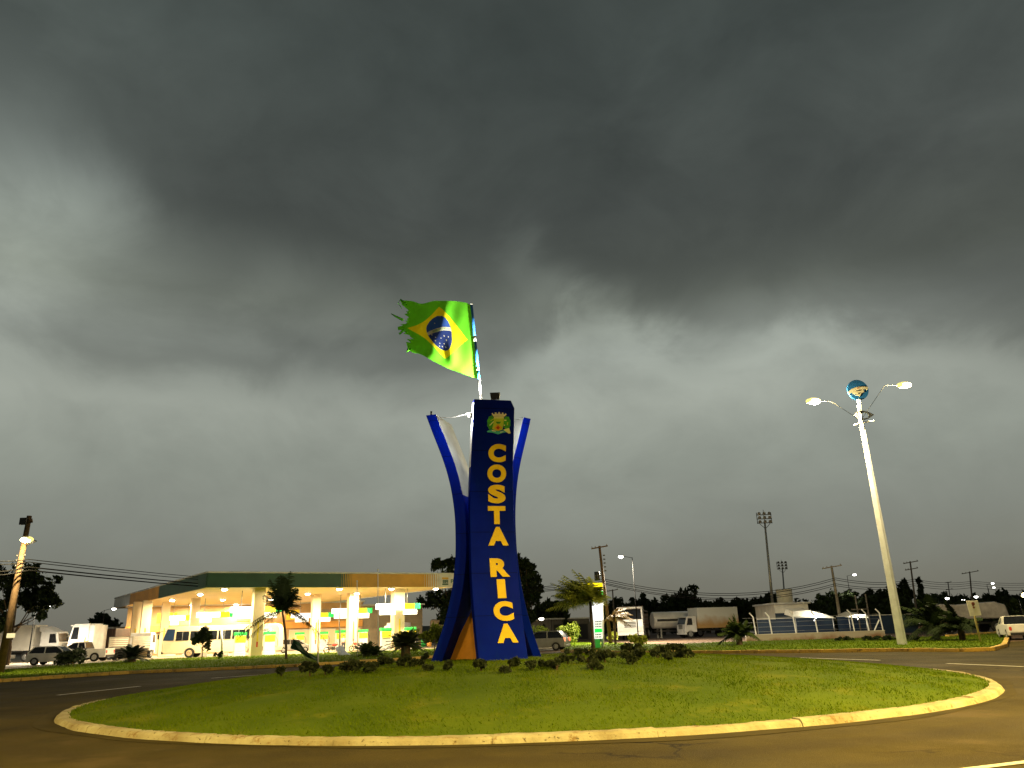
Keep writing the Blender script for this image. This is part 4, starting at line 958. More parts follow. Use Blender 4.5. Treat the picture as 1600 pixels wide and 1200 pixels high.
# parked trucks at the far left
p = G(36, 1022); tt = thing('trailer_truck', 'white box trailer with its low cab parked at the far left', 'truck', (W(74, 985, 92).x, 92, 0), R(3))
cab(tt, 0, 1.25, 2.3, .9, 1, whitev, 2.1, visor=False); chassis(tt, -13.2, 1, xs=(1.2, -1.4, -10.5, -11.8))
mb = MB(); mb.box(-13.2, -.7, -1.28, 1.28, 1.2, 3.95); mb.build('trailer_box', mat('trailer_white', (.62, .58, .50), .5, nscale=.7, namt=.12), tt, bevel=.04)
mb = MB(); mb.prism([(-.3, 3.2), (1.4, 3.2), (.2, 3.75), (-.3, 3.8)], -1.1, 1.1); mb.build('wind_deflector', whitev, tt, bevel=.05)
p = G(128, 1024); t3 = thing('tractor_truck', 'tall white tractor cab with tan stripes beside the dark container', 'truck', (W(150, 985, 90).x, 90, 0), R(175))
cab(t3, 0, 1.25, 3.0, .85, 1, whitev, 2.3); chassis(t3, -4.2, 1, xs=(1.4, -2.6))
mb = MB(); mb.box(-.6, -.003, -1.2, 1.2, 1.0, 3.7); mb.build('sleeper', whitev, t3, bevel=.05)
mb = MB()
for s in (-1, 1): mb.prism([(-.1, 1.9), (1.7, 1.45), (1.7, 1.62), (-.1, 2.07)], s*1.262, s*1.258); mb.prism([(.5, 1.0), (.62, 1.0), (.35, 2.4), (.22, 2.4)], s*1.268, s*1.264)
mb.build('tan_stripe', mat('stripe_tan', (.45, .26, .08), .5), t3)
p = G(160, 1020); ct = thing('container', 'dark brown freight container behind the parked trucks', 'container', (W(160, 985, 97).x, 97, 0), R(3))
mb = MB(); mb.box(-1.6, 1.6, 0, 6, .1, 3.4); mb.build('box', mat('container_brown', (.035, .018, .012), .7), ct, bevel=.03)
mb = MB()
for k in range(10): mb.box(-1.5+k*.32, -1.36+k*.32, -.04, -.002, .2, 3.3)
mb.build('ribs', mat('container_brown', (.035, .018, .012), .7), ct)
p = G(183, 1026); t4 = thing('flatbed_truck', 'pale flatbed truck seen end-on left of the minibus', 'truck', (W(187, 985, 84).x, 87, 0), R(96))
chassis(t4, -3, 4, xs=(-1.8, 3.0), wr=.48, w=1.1); cab(t4, 2.4, 1.1, 1.9, .8, 1, whitev, 1.7)
mb = MB(); mb.box(-3.2, 2.2, -1.2, 1.2, 1.12, 1.25); 
for x in (-3.15, 2.1): mb.box(x, x+.08, -1.2, -1.1, 1.25, 2.3); mb.box(x, x+.08, 1.1, 1.2, 1.25, 2.3); mb.box(x, x+.08, -1.1, 1.1, 2.2, 2.3)
for k in range(5): mb.box(-3.1, 2.1, -1.2, -1.15, 1.35+k*.2, 1.48+k*.2); mb.box(-3.1, 2.1, 1.15, 1.2, 1.35+k*.2, 1.48+k*.2)
mb.build('stake_bed', mat('bed_pale', (.5, .45, .36), .7), t4)
# tanker behind the forecourt, white van by the pumps
p = G(682, 1008); t5 = thing('fuel_tanker', 'cream fuel tanker standing between the canopy and the monument', 'truck', (p.x+3.4, p.y+2, 0), R(4))
chassis(t5, -4.5, 5, xs=(-3.2, -2.0, 4.0)); cab(t5, 4.6, 1.2, 2.2, .9, 1, whitev, 1.9)
mb = MB(); mb.tube([(-4.5, 0, 2.35), (-4.3, 0, 2.35), (4.0, 0, 2.35), (4.3, 0, 2.35)], [1.05, 1.28, 1.28, 1.05], 24); mb.build('tank', mat('tanker_cream', (.62, .46, .28), .5, nscale=.8, namt=.1), t5)
p = G(602, 1016); t6 = thing('delivery_van', 'white van facing out beside the column nearest the monument', 'van', (p.x, p.y+7, 0), R(-95))
chassis(t6, -3.5, .5, zr=.7, wr=.4, xs=(.9, -2.4), w=1.0); cab(t6, 0, 1.05, 2.2, .45, 1, whitev, 1.6, visor=False)
mb = MB(); mb.box(-3.6, -.02, -1.08, 1.08, .6, 3.0); mb.build('cargo_box', whitev, t6, bevel=.06)
# tarped silver truck far right
p = G(1566, 990); t7 = thing('tarp_truck', 'old grey truck under tarpaulin behind the white pickup', 'truck', (p.x, p.y+6, 0), R(182))
chassis(t7, -4, 3, xs=(2, -2.6)); cab(t7, 2.0, 1.1, 1.7, .8, 1, mat('rust_brown', (.22, .12, .08), .8), 1.7, visor=False)
mb = MB(); mb.prism([(-4, 1.25), (3.2, 1.3), (3.6, 1.9), (2.6, 2.75), (.8, 2.6), (-2.8, 2.8), (-3.8, 2.5)], -1.2, 1.2, 0); mb.build('tarpaulin', mat('tarp', (.40, .38, .38), .7, nscale=1.2, namt=.2, bump=.6, bscale=3), t7, bevel=.15)
# motorcycle and people at the pumps
def motorcycle(loc, rz, label):
    t = thing('motorcycle', label, 'motorcycle', loc, rz, 'motorcycles on the forecourt')
    for x in (-.65, .65):
        mb = MB()
        pts = [(x+.28*math.cos(a), 0, .31+.28*math.sin(a)) for a in [2*math.pi*k/16 for k in range(17)]]
        mb.tube(pts, .055, 6); 
        mb.cyl((x, -.04, .31), .06, .08, 'Y', 8); mb.build('wheel', rubber, t)
    mb = MB(); mb.tube([(.65, 0, .31), (.45, 0, .9), (.4, 0, 1.05)], .035, 6); mb.tube([(.45, 0, .8), (-.1, 0, .45), (-.65, 0, .31)], .035, 6); mb.box(-.15, .2, -.12, .12, .28, .6); mb.build('frame', dark, t)
    mb = MB(); mb.ell((.12, 0, .82), (.28, .14, .14)); mb.build('fuel_tank', redp, t)
    mb = MB(); mb.prism([(-.7, .82), (-.1, .76), (-.05, .84), (-.7, .92)], -.13, .13); mb.build('seat', dark, t, bevel=.03)
    mb = MB(); mb.tube([(.3, -.36, 1.08), (.4, 0, 1.05), (.3, .36, 1.08)], .02, 6); mb.build('handlebar', steel, t)
    mb = MB(); mb.ell((.52, 0, .92), (.08, .09, .09)); mb.build('headlight', mat('headlight', (.7, .7, .68), .15), t)
def person(loc, rz, label, shirt, arms, trousers):
    t = thing('person', label, 'person', loc, rz)
    def skinm(nodes, edges, name, m, par):
        me = bpy.data.meshes.new(name); me.from_pydata([n[:3] for n in nodes], edges, []); o = bpy.data.objects.new(name, me); scene.collection.objects.link(o); o.parent = par
        o.modifiers.new('skin', 'SKIN')
        for sv, n in zip(me.skin_vertices[0].data, nodes): sv.radius = (n[3], n[3]*n[4] if len(n) > 4 else n[3])
        me.skin_vertices[0].data[0].use_root = True
        q = o.modifiers.new('sub', 'SUBSURF'); q.levels = 1; q.render_levels = 1; me.materials.append(m); return o
    n = [(0, 0, .95, .14), (0, 0, 1.15, .13), (0, 0, 1.38, .15), (0, 0, 1.50, .06), (0, .01, 1.60, .085), (0, .01, 1.70, .09),
         (0, .19, 1.40, .055), (arms[0], .27, 1.12, .042), (arms[0]*2+.1, .28, .90, .035), (arms[0]*2+.15, .28, .80, .032),
         (0, -.19, 1.40, .055), (arms[1], -.27, 1.12, .042), (arms[1]*2+.1, -.28, .90, .035), (arms[1]*2+.15, -.28, .80, .032),
         (0, .10, .86, .09), (.03, .11, .48, .06), (-.02, .11, .08, .045), (.12, .12, .03, .035),
         (0, -.10, .86, .09), (-.02, -.11, .48, .06), (-.06, -.11, .08, .045), (.08, -.12, .03, .035)]
    e = [(0, 1), (1, 2), (2, 3), (3, 4), (4, 5), (2, 6), (6, 7), (7, 8), (8, 9), (2, 10), (10, 11), (11, 12), (12, 13), (0, 14), (14, 15), (15, 16), (16, 17), (0, 18), (18, 19), (19, 20), (20, 21)]
    b = skinm(n, e, 'body', skin, t)
    n2 = [(0, 0, .93, .155), (0, 0, 1.15, .148), (0, 0, 1.38, .168), (0, 0, 1.45, .08), (0, .19, 1.40, .07), (arms[0], .27, 1.15, .058), (0, -.19, 1.40, .07), (arms[1], -.27, 1.15, .058)]
    skinm(n2, [(0, 1), (1, 2), (2, 3), (2, 4), (4, 5), (2, 6), (6, 7)], 'shirt', shirt, t)
    n3 = [(0, 0, .93, .150), (0, .10, .84, .10), (.03, .11, .48, .075), (-.02, .11, .10, .06), (0, -.10, .84, .10), (-.02, -.11, .48, .075), (-.06, -.11, .10, .06)]
    skinm(n3, [(0, 1), (1, 2), (2, 3), (0, 4), (4, 5), (5, 6)], 'trousers', trousers, t)
    mb = MB(); mb.ell((-.015, 0, 1.735), (.10, .088, .085)); mb.build('hair', hairm, t)
p = G(513, 1021); motorcycle((p.x, p.y+2, 0), R(15), 'dark motorcycle standing at the pumps, left of the two people')
p = G(548, 1019); motorcycle((p.x, p.y+3, 0), R(160), 'second motorcycle just behind the fallen white banner')
p = G(527, 1019); person((p.x, p.y+3, 0), R(-70), 'person in a white shirt standing between the motorcycles', cloth1, (.02, .1), cloth2)
p = G(537, 1018); person((p.x, p.y+4, 0), R(-110), 'person in a dark shirt standing beside the rear motorcycle', cloth2, (.08, .02), cloth2)
# ================================================================== VEGETATION
def tree(loc, H, crown, n, label, leaf=leafd, size=.4, name='tree', tr=.18, group=None, gaps=1.0):
    # crown: list of (dx,dy,z,r) blobs
    t = thing(name, label, 'tree', loc, 0, group)
    mb = MB(); zb = min(c[2]-c[3]*.4 for c in crown); top = (crown[0][0]*.5, 0, H*.6)
    mb.tube(bez([(0, 0, -.1), (rnd.uniform(-.2, .2), 0, zb*.5), (rnd.uniform(-.3, .3), 0, zb), top], 7), [tr*(1-.08*i) for i in range(8)], 8)
    for c in crown:
        a = Vector((rnd.uniform(-.1, .1), 0, zb*rnd.uniform(.6, .95))); mb.tube(bez([a, a.lerp(Vector(c[:3]), .5)+Vector((0, 0, -.3)), Vector(c[:3])], 5), [tr*.5, tr*.4, tr*.3, tr*.22, tr*.15, tr*.08], 6)
    mb.build('trunk', bark, t)
    cen, rad = [], []
    for (dx, dy, z, r) in crown:
        cen.append((dx, dy, z)); rad.append(r*.62)
        for _ in range(7):
            v = Vector((rnd.gauss(0, 1), rnd.gauss(0, 1), rnd.gauss(0, .8))).normalized()*r*rnd.uniform(.55, .95)
            cen.append((dx+v.x, dy+v.y, z+v.z)); rad.append(r*rnd.uniform(.18, .42))
    leaves('crown', cen, rad, n, size, leaf, t, shell=.25)
    return t
def rtree(px, pytop, Y, wpx, label, n=1500, base=None, leaf=leafd, kind='round', group=None):
    top = W(px, pytop, Y); H = top.z; w = wpx*Y/F/2; cr = []
    if kind == 'round':
        for i in range(6): a = rnd.uniform(0, 6.28); q = rnd.uniform(.1, .62)*w; cr.append((q*math.cos(a), q*math.sin(a), H-.35*w-rnd.uniform(0, .35)*H*.5, .48*w))
        cr.append((0, 0, H-.5*w, .5*w)); cr.append((0, 0, H*.45, .55*w)); cr.append((.4*w, 0, H*.35, .45*w)); cr.append((-.4*w, 0, H*.35, .45*w))
    elif kind == 'conifer':
        for i in range(7): f = i/6; cr.append((rnd.uniform(-.1, .1)*w, 0, H*(.25+.7*f), max(.3, w*(1-f*.85)*.6)))
    return tree((top.x, Y, 0), H, cr, n, label, leaf, max(.22, Y*.0038), group=group)
# far left tree behind the wooden pole
p = W(20, 985, 78); z = lambda y, x=20: W(x, y, 78).z
def cl(*l): return [(W(x, y, 78).x-p.x, rnd.uniform(-1, 1), W(x, y, 78).z, r) for x, y, r in l]
tree((p.x, 78, 0), z(890), cl((-20, 900, 2.0), (10, 905, 1.6), (35, 902, 1.6), (62, 915, 1.7), (78, 942, 1.1), (52, 938, 1.5), (20, 935, 1.5), (68, 962, .7), (-15, 945, 1.4), (5, 968, 1.2)), 4200, 'dark spreading tree behind the wooden utility pole at the left', size=.3)
p = W(165, 985, 120)
rtree(165, 958, 118, 62, 'low dark tree behind the container left of the canopy', 1500)
# tall tree behind the monument
def bigtree(pts, Y, pxb, n, label, size=.34):
    p = W(pxb, 985, Y); cr = [(W(x, y, Y).x-p.x, rnd.uniform(-1.2, 1.2), W(x, y, Y).z, r) for x, y, r in pts]
    return tree((p.x, Y, 0), max(c[2] for c in cr), cr, n, label, leafd, size, tr=.3)
bigtree([(688, 884, 1.3), (680, 880, .8), (708, 878, 1.5), (705, 900, 1.8), (722, 890, 1.8), (735, 905, 2.5), (690, 935, 2.2), (672, 940, 1.8), (708, 945, 2.4), (725, 940, 2.2), (700, 965, 2)], 118, 708, 5200, 'dark tall tree rising left of the blue monument')
bigtree([(812, 880, 1.1), (822, 882, 1.2), (818, 896, 1.7), (830, 905, 1.5), (836, 915, 1.4), (825, 925, 1.9), (832, 938, 1.3), (820, 950, 1.6), (830, 965, 1.2)], 112, 826, 4200, 'dark narrow tree rising right of the blue monument')
tl = [(868, 935, 120, 46, 'round'), (850, 945, 130, 30, 'round'), (962, 940, 150, 60, 'round'), (1005, 936, 155, 70, 'round'), (1061, 923, 145, 56, 'round'), (1035, 942, 158, 50, 'round'), (1105, 938, 160, 60, 'round'), (1145, 935, 165, 60, 'round'), (1190, 930, 160, 60, 'round'), (1175, 940, 150, 40, 'round'),
      (1205, 928, 150, 40, 'round'), (1290, 927, 130, 56, 'round'), (1330, 925, 135, 60, 'round'), (1372, 920, 140, 60, 'round'), (1395, 915, 150, 40, 'round'), (1412, 905, 130, 22, 'conifer'), (1434, 903, 130, 30, 'conifer'), (1450, 928, 125, 60, 'round'), (1490, 930, 130, 60, 'round'), (1530, 928, 150, 60, 'round'), (1572, 925, 150, 70, 'round'), (1620, 922, 150, 70, 'round'), (1310, 940, 120, 50, 'round'), (1250, 945, 170, 70, 'round'), (1345, 938, 115, 50, 'round'), (1385, 935, 112, 50, 'round'), (1500, 945, 105, 60, 'round'), (1545, 942, 115, 60, 'round'), (1590, 940, 125, 60, 'round')]
tlab = ['dark round tree between the monument and the grey shed', 'low dark tree just right of the monument', 'dark tree directly above the tanker cab', 'wide dark tree above the tanker tank', 'tallest domed dark tree above the two trucks', 'dark tree left of the domed tree', 'dark tree above the box truck cab', 'dark tree above the cargo box end', 'dark tree left of the tall stadium light', 'low tree before the stadium light base', 'dark tree touching the stadium light pole', 'dark tree right of the white water tank', 'dark tree behind the wooden pole with crossbar', 'dark tree left of the white lamp post', 'dark tree just behind the white lamp post', 'left one of the two pointed conifers', 'right one of the two pointed conifers', 'dark tree right of the conifers', 'dark tree above the palm bushes at the right', 'dark tree behind the white square sign', 'dark tree above the tarped truck', 'dark tree at the right edge', 'low dark tree behind the white awnings', 'distant tree seen behind the white house', 'dark tree over the small second awning', 'dark low tree behind the lamp post foot', 'dense dark bushy tree left of the square sign', 'dark bushy tree right of the square sign', 'dark bushy tree behind the tarped truck']
for (px, py, Y, w, k), lb in zip(tl, tlab): rtree(px, py, Y, w*(1.4 if k == 'round' else 1), lb, 2600 if k == 'round' else 1500, kind=k, group='trees along the horizon')
for k, px in enumerate(range(-300, 0, 60)): rtree(px, 930, 120, 90, ['dark tree outside the left edge, '+w for w in ('outermost', 'second', 'middle', 'fourth', 'innermost')][k], 500, group='trees along the horizon')
# frond plants
def fronds(name, specs, m, parent, wl_=.03, lw=.09, nl=22, droop=.5):
    """specs: (dir vector, length, start, bend vector). one mesh of many leaflets"""
    V = []; mb = MB()
    for dv, ln, st, bend, ll in specs:
        dv = Vector(dv).normalized(); P = []
        for i in range(nl+1): t = i/nl; P.append(Vector(st)+dv*ln*t+Vector(bend)*(t*t))
        mb.tube(P[::3]+[P[-1]], [.02*(1-.7*i/(len(P[::3]))) for i in range(len(P[::3])+1)], 4)
        for i in range(2, nl+1):
            t = i/nl; tg = (P[i]-P[i-1]).normalized(); side = tg.cross(Vector((0, 0, 1)));
            if side.length < .1: side = tg.cross(Vector((0, 1, 0)))
            side.normalize(); l = ll*math.sin(math.pi*min(1, .12+t*.88))**.6+ll*.12
            for s in (-1, 1):
                e = P[i]+(side*s+tg*.55).normalized()*l+Vector((0, 0, -droop*l*rnd.uniform(.4, 1.1)))+Vector(bend)*.06
                wv_ = tg*lw*.5; V += [P[i]-wv_, P[i]+wv_, e+wv_*.3, e-wv_*.3]
    o = len(mb.v); mb.v += [tuple(v) for v in V]
    for i in range(len(V)//4): mb.f.append([o+4*i+k for k in range(4)]); mb.m.append(0); mb.sm.append(False)
    return mb.build(name, m, parent)
def palm(loc, H, label, wind, n=22, ln=2.6, ll=.5, leaf=leafm, lean=(0, 0), up=.3, updir=None, tr=.13):
    t = thing('palm_tree', label, 'palm', loc)
    top = Vector((lean[0], lean[1], H)); P = bez([(0, 0, -.05), (lean[0]*.1, 0, H*.5), top], 8)
    mb = MB(); mb.tube(P, [tr*1.5]+[tr]*6+[tr*.9, tr*.8], 8); mb.build('trunk', bark, t)
    sp = []
    for i in range(n):
        a = 2.4*i; el = rnd.uniform(-.1, 1.2)+up; dv = Vector((math.cos(a)*math.cos(el), math.sin(a)*math.cos(el), math.sin(el)))+Vector(wind)*.6
        sp.append((dv, ln*rnd.uniform(.75, 1.1), top, Vector(wind)*ln*.7+Vector((0, 0, -ln*rnd.uniform(.2, .75))), ll))
    if updir:
        for dv, l_, b in updir: sp.append((dv, l_, top, b, ll*.7))
    fronds('crown', sp, leaf, t, nl=26); return t
def cycad(loc, r, label, n=34, leaf=leafc, th=.25, cat='cycad'):
    t = thing('cycad', label, cat, loc); mb = MB(); mb.tube([(0, 0, -.05), (0, 0, th)], [.22*r, .17*r], 8); mb.build('trunk', bark, t)
    sp = []
    for i in range(n):
        a = 2.4*i; el = .05+1.25*(i/n); dv = (math.cos(a)*math.cos(el), math.sin(a)*math.cos(el), math.sin(el)); l = r*rnd.uniform(.85, 1.1)
        sp.append((dv, l, (0, 0, th), (0, 0, -l*.35), .17*r))
    fronds('crown', sp, leaf, t, nl=20, lw=.045*r, droop=.1); return t
p = G(447, 1032); H = W(441, 955, p.y).z
palm(p, H, 'slim wind-blown palm tree in front of the fuel station', (-.12, .35, .35), n=46, ln=2.7, ll=.62, leaf=leafd, lean=(W(441, 955, p.y).x-p.x, 0), up=.75, tr=.09,
     updir=[((1, 0, .45), 2.9, (.3, 0, -3.4)), ((1, .1, .1), 2.6, (.9, 0, -2.6)), ((-1, 0, -.1), 3.2, (-.1, 0, -1.6)), ((-1, .2, -.4), 3.0, (-.1, 0, -1.0)), ((-1, .2, .1), 3.4, (-.2, 0, -2.0))])
p = G(927, 1015); H = W(925, 940, p.y).z
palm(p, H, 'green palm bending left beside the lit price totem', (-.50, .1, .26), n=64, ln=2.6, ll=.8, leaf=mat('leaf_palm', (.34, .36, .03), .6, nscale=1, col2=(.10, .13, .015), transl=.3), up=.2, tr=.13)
p = G(972, 1006); palm(G(962, 1008), 2.6, 'short tan palm just right of the totem under the wooden pole', (.6, .2, 0), n=18, ln=1.6, ll=.3, leaf=mat('leaf_tan', (.30, .20, .07), .7, nscale=1), up=.1, tr=.12)
p = G(1156, 1010); palm(p, .7, 'squat round palm on the verge left of the fence', (-.1, 0, 0), n=34, ln=1.9, ll=.34, leaf=leafm, up=.35, tr=.24)
p = G(1465, 1003); palm(p, .9, 'dark bushy palm on the verge right of the lamp post', (-.2, 0, 0), n=30, ln=2.7, ll=.5, leaf=leafd, up=.45, tr=.2)
p = G(1505, 1003); palm(p, .8, 'dark bushy palm just left of the square sign', (-.2, 0, 0), n=26, ln=2.3, ll=.45, leaf=leafd, up=.45, tr=.2)
p = G(205, 1037); cycad(p, 1.75, 'large dark spiky cycad in front of the minibus end', 44, th=.45)
p = G(572, 1028); cycad(p, 1.35, 'dark spiky cycad between the thin poles', 40, leafm, th=.3)
p = G(586, 1028); cycad(p, 1.1, 'dark spiky cycad just right of the second thin pole', 34, leafm, th=.25)
p = W(634, 1012, 30); p.z = zm(p.x, p.y); cycad(W(634, 1010, 30), .95, 'cycad on short trunk at the island edge left of the monument', 38, th=.0)
o = [x for x in scene.collection.objects if x.name.startswith('cycad')][-1]
mb = MB(); hz = o.location.z-zm(o.location.x, o.location.y); mb.tube([(0, 0, -hz-.05), (0, 0, .02)], [.2, .16], 8); mb.build('stem', bark, o)
def bush(loc, w, d_, h, label, leaf=leafc, n=900, size=.06, stem=False, group=None, cat='bush'):
    t = thing('bush', label, cat, loc, 0, group); cen, rad = [], []
    zc = h*.55 if not stem else h*.68; 
    k = max(5, int(w/.22)*3)
    for i in range(k):
        cen.append((rnd.uniform(-.42, .42)*w, rnd.uniform(-.38, .38)*d_, zc+rnd.uniform(-.28, .30)*h)); s = rnd.uniform(.14, .26); rad.append((min(w*.26, s*h*1.5), min(w, d_)*.28, h*s*.9))
    leaves('foliage', cen, rad, n, size, leaf, t, shell=.1)
    mb = MB()
    for i in range(max(2, int(w/.25))):
        x = rnd.uniform(-.25, .25)*w; mb.tube([(x*.4, 0, -.05), (x, rnd.uniform(-.1, .1)*d_, h*.6)], [.022, .008], 5)
    mb.build('stems', bark, t); return t
gb = 'clipped shrubs on the traffic island'
isl = [(484, 1057, 26, 21, 'clipped dark shrub at the far left end of the island planting'), (509, 1055, 18, 14, 'small dark shrub right of the leftmost clipped shrub'), (439, 1057, 10, 12, 'tiny sparse shrub left of all other island shrubs'),
       (545, 1050, 38, 18, 'left half of the long dark hedge'), (578, 1051, 40, 17, 'low middle part of the long dark hedge'), (602, 1042, 30, 14, 'right end of the long dark hedge'), (633, 1043, 20, 16, 'dark shrub at the foot of the cycad'), (650, 1042, 20, 12, 'low shrub just right of the cycad foot'),
       (664, 1033, 9, 9, 'tiny round shrub between cycad and monument'), (668, 1048, 14, 8, 'small flat sprig in the lawn left of the monument'), (701, 1048, 12, 11, 'small cup-shaped shrub in front of the left fin'),
       (750, 1048, 22, 17, 'loose sprawling plant in front of the monument foot'), (800, 1043, 20, 15, 'shrub before the front fin, right of the sprawling plant'), (787, 1052, 22, 9, 'low flat shrub nearest the camera before the monument'), (831, 1047, 15, 13, 'cup-shaped shrub before the right fin'),
       (851, 1043, 18, 11, 'flat shrub right of the right fin'), (869, 1046, 13, 12, 'small upright shrub below the grey car'), (884, 1037, 27, 14, 'wide low shrub behind the small upright one'), (897, 1026, 26, 12, 'shrub right of the grey car wheel'), (926, 1047, 27, 13, 'low shrub in front of the totem hedge'),
       (920, 1036, 34, 14, 'left part of the hedge under the totem'), (947, 1035, 28, 17, 'right part of the hedge under the totem'), (945, 1024, 22, 10, 'low shrub directly under the totem'), (923, 1024, 16, 10, 'little shrub at the palm foot'), (986, 1038, 38, 24, 'biggest boxy shrub right of the totem'), (985, 1022, 38, 16, 'shrub behind the biggest boxy shrub'),
       (1030, 1028, 36, 20, 'left half of the hedge on the far right'), (1056, 1028, 28, 21, 'right half of the hedge on the far right'), (1073, 1029, 16, 13, 'round shrub ending the right hedge'), (1046, 1032, 14, 10, 'small shrub before the right hedge')]
for px, py, w, h, lb in isl:
    q = onmound(px, py)
    if q is None: q = W(px, py, 32 if px < 800 else 31); q.z = zm(q.x, q.y)-.02; 
    k = q.y*1.02/F
    bush(q, w*k*.95, max(.35, w*k*.6), h*k*.9, lb, leaf=mat('leaf_shrub', (.032, .05, .012), .7, nscale=2, col2=(.010, .018, .005), transl=.2), n=int(220+w*h*1.6), size=.075, stem=h > w*.75, group=gb)
# bushes by the verge
p = G(108, 1044); bush(p, 2.4, 1.3, 1.35, 'dark clipped bush on the verge before the white pickup', n=2600, size=.12)
p = G(315, 1033); tree(p, 2.9, [(0, 0, 2.1, .75), (-.45, 0, 1.7, .55), (.4, 0, 1.75, .6), (.1, 0, 2.45, .5), (.2, .2, 1.2, .4)], 1500, 'small leafy tree in front of the minibus', leafd, .14, name='small_tree', tr=.05)
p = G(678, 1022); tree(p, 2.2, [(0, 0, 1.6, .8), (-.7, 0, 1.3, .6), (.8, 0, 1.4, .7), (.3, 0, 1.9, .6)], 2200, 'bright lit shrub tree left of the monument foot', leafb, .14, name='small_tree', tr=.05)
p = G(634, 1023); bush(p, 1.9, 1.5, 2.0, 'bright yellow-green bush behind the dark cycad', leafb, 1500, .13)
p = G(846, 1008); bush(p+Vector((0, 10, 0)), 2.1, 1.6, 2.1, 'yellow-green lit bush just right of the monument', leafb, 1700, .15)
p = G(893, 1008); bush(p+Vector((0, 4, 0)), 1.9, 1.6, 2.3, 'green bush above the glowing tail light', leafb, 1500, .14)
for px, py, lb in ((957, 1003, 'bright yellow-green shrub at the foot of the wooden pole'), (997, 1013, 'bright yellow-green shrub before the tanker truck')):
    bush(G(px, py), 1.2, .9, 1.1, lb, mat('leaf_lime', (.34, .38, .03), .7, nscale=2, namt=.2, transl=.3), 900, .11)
for px, lb in ((1320, 'low dark shrub near the fence, left one'), (1362, 'low dark shrub near the fence, middle one'), (1385, 'low wide dark shrub just left of the lamp post'), (1420, 'low dark shrub just right of the lamp post foot')):
    bush(G(px, 1003), 1.4, .9, .45, lb, leafd, 500, .1, group='low shrubs along the fence')
for px, py, lb in ((340, 1034, 'thin sapling right of the small leafy tree'), (410, 1024, 'sparse plant at the forecourt edge left of the palm')):
    bush(G(px, py), .6, .5, .9, lb, leafd, 160, .1, stem=True)
# ================================================================== POLES, WIRES, SIGNS
def upole(px, Y, pytop, pxt, label, arms=((.0, 1.1),), m=woodp, r=(.17, .10), extra=None, grp='utility poles with crossbars'):
    b = W(px, 985, Y); tp = W(pxt, pytop, Y); t = thing('utility_pole', label, 'utility pole', (b.x, Y, 0), 0, grp)
    lx = tp.x-b.x; H = tp.z; mb = MB(); mb.tube([(0, 0, -.1), (lx, 0, H)], list(r), 10); mb.build('pole', m, t)
    for dz, hw in arms:
        mb = MB(); x = lx*(1-dz/H); mb.M = Matrix.Translation((x, 0, H-dz-.15)) @ Matrix.Rotation(R(-8), 4, 'Y'); mb.box(-hw, hw, -.18, -.08, -.06, .06); a = mb.build('crossarm', m, t)
        mb = MB(); mb.M = Matrix.Translation((x, 0, H-dz-.15)) @ Matrix.Rotation(R(-8), 4, 'Y')
        for q in (-.9, -.5, .9): mb.tube([(q*hw, -.13, .06), (q*hw, -.13, .2)], [.05, .035], 6)
        mb.build('insulator', mat('porcelain', (.25, .2, .17), .4), a)
    return t
lp = upole(10, 50, 806, 46, 'thick wooden utility pole with lit lamp and sign plate at the left', arms=((.3, .35),), r=(.25, .15))
b0 = Vector((lp.location.x, 50, 0))
def on(px, py, Y=50, o=b0): return W(px, py, Y)-o
mb = MB()
for y in (868, 876, 884, 892): q = on(44-(y-806)*.155, y); mb.cyl((q.x+.25, q.y-.1, q.z-.08), .06, .16, 'Z', 8); mb.tube([(q.x, q.y, q.z), (q.x+.25, q.y-.1, q.z)], .02, 5); mb.cyl((q.x-.25, q.y-.1, q.z-.08), .06, .16, 'Z', 8); mb.tube([(q.x, q.y, q.z), (q.x-.25, q.y-.1, q.z)], .02, 5)
mb.build('insulator_rack', dark, lp)
q = on(42, 812); mb = MB(); mb.box(q.x-.3, q.x+.15, q.y-.3, q.y-.1, q.z-.35, q.z+.1); mb.build('fuse_box', dark, lp, bevel=.03)
q = on(21, 993); mb = MB(); mb.box(q.x-.26, q.x+.26, q.y-.27, q.y-.24, q.z-.14, q.z+.14); mb.build('sign_plate', white, lp)
q = W(42, 843, 48.4)-b0; mb = MB(); mb.tube([tuple(on(41, 852)), tuple(q+Vector((0, 1.0, .02))), tuple(q+Vector((0, .1, .07)))], .035, 6); mb.build('lamp_arm', steel, lp)
mb = MB(); mb.box(q.x-.2, q.x+.2, q.y-.25, q.y+.25, q.z+.06, q.z+.16); h = mb.build('lamp_head', steel, lp, bevel=.03)
mb = MB(); mb.ell((q.x, q.y, q.z+.0), (.40, .3, .2)); mb.build('halo_shell', mat('halo_yellow', (1, .9, .3), .4, emit=(1, .80, .22), est=1.25), h)  # glowing shell stands in for the halo round this lamp
mb = MB(); mb.ell((q.x-.02, q.y-.2, q.z-.04), (.25, .18, .14)); mb.build('lens', mat('lamp_lens_glow', (1, 1, 1), .5, emit=(1, .85, .5), est=25), h)
spot('lamp_light', (q.x, q.y-.5, q.z-.2), (q.x, q.y+8, 0), 5500, .12, (1, .80, .42), 150, h, .6)
up2 = upole(953, 80, 853, 936.5, 'wooden utility pole with tilted crossbar rising behind the price totem', arms=((.0, 0.85),), r=(.20, .12))
b2 = Vector((up2.location.x, 80, 0)); q = W(933, 899, 80)-b2
mb = MB(); mb.tube([(q.x, 0, q.z-.45), (q.x, 0, q.z+.35)], .28, 12); mb.tube([(q.x, 0, q.z), (q.x+.7, 0, q.z)], .06, 6); mb.build('transformer', dark, up2)
mb = MB()
for y in (868, 874, 880, 886, 892): q = W(939+(y-853)*.09, y, 80)-b2; mb.box(q.x+.1, q.x+.3, -.2, -.1, q.z-.06, q.z+.06)
mb.build('insulator_rack', dark, up2)
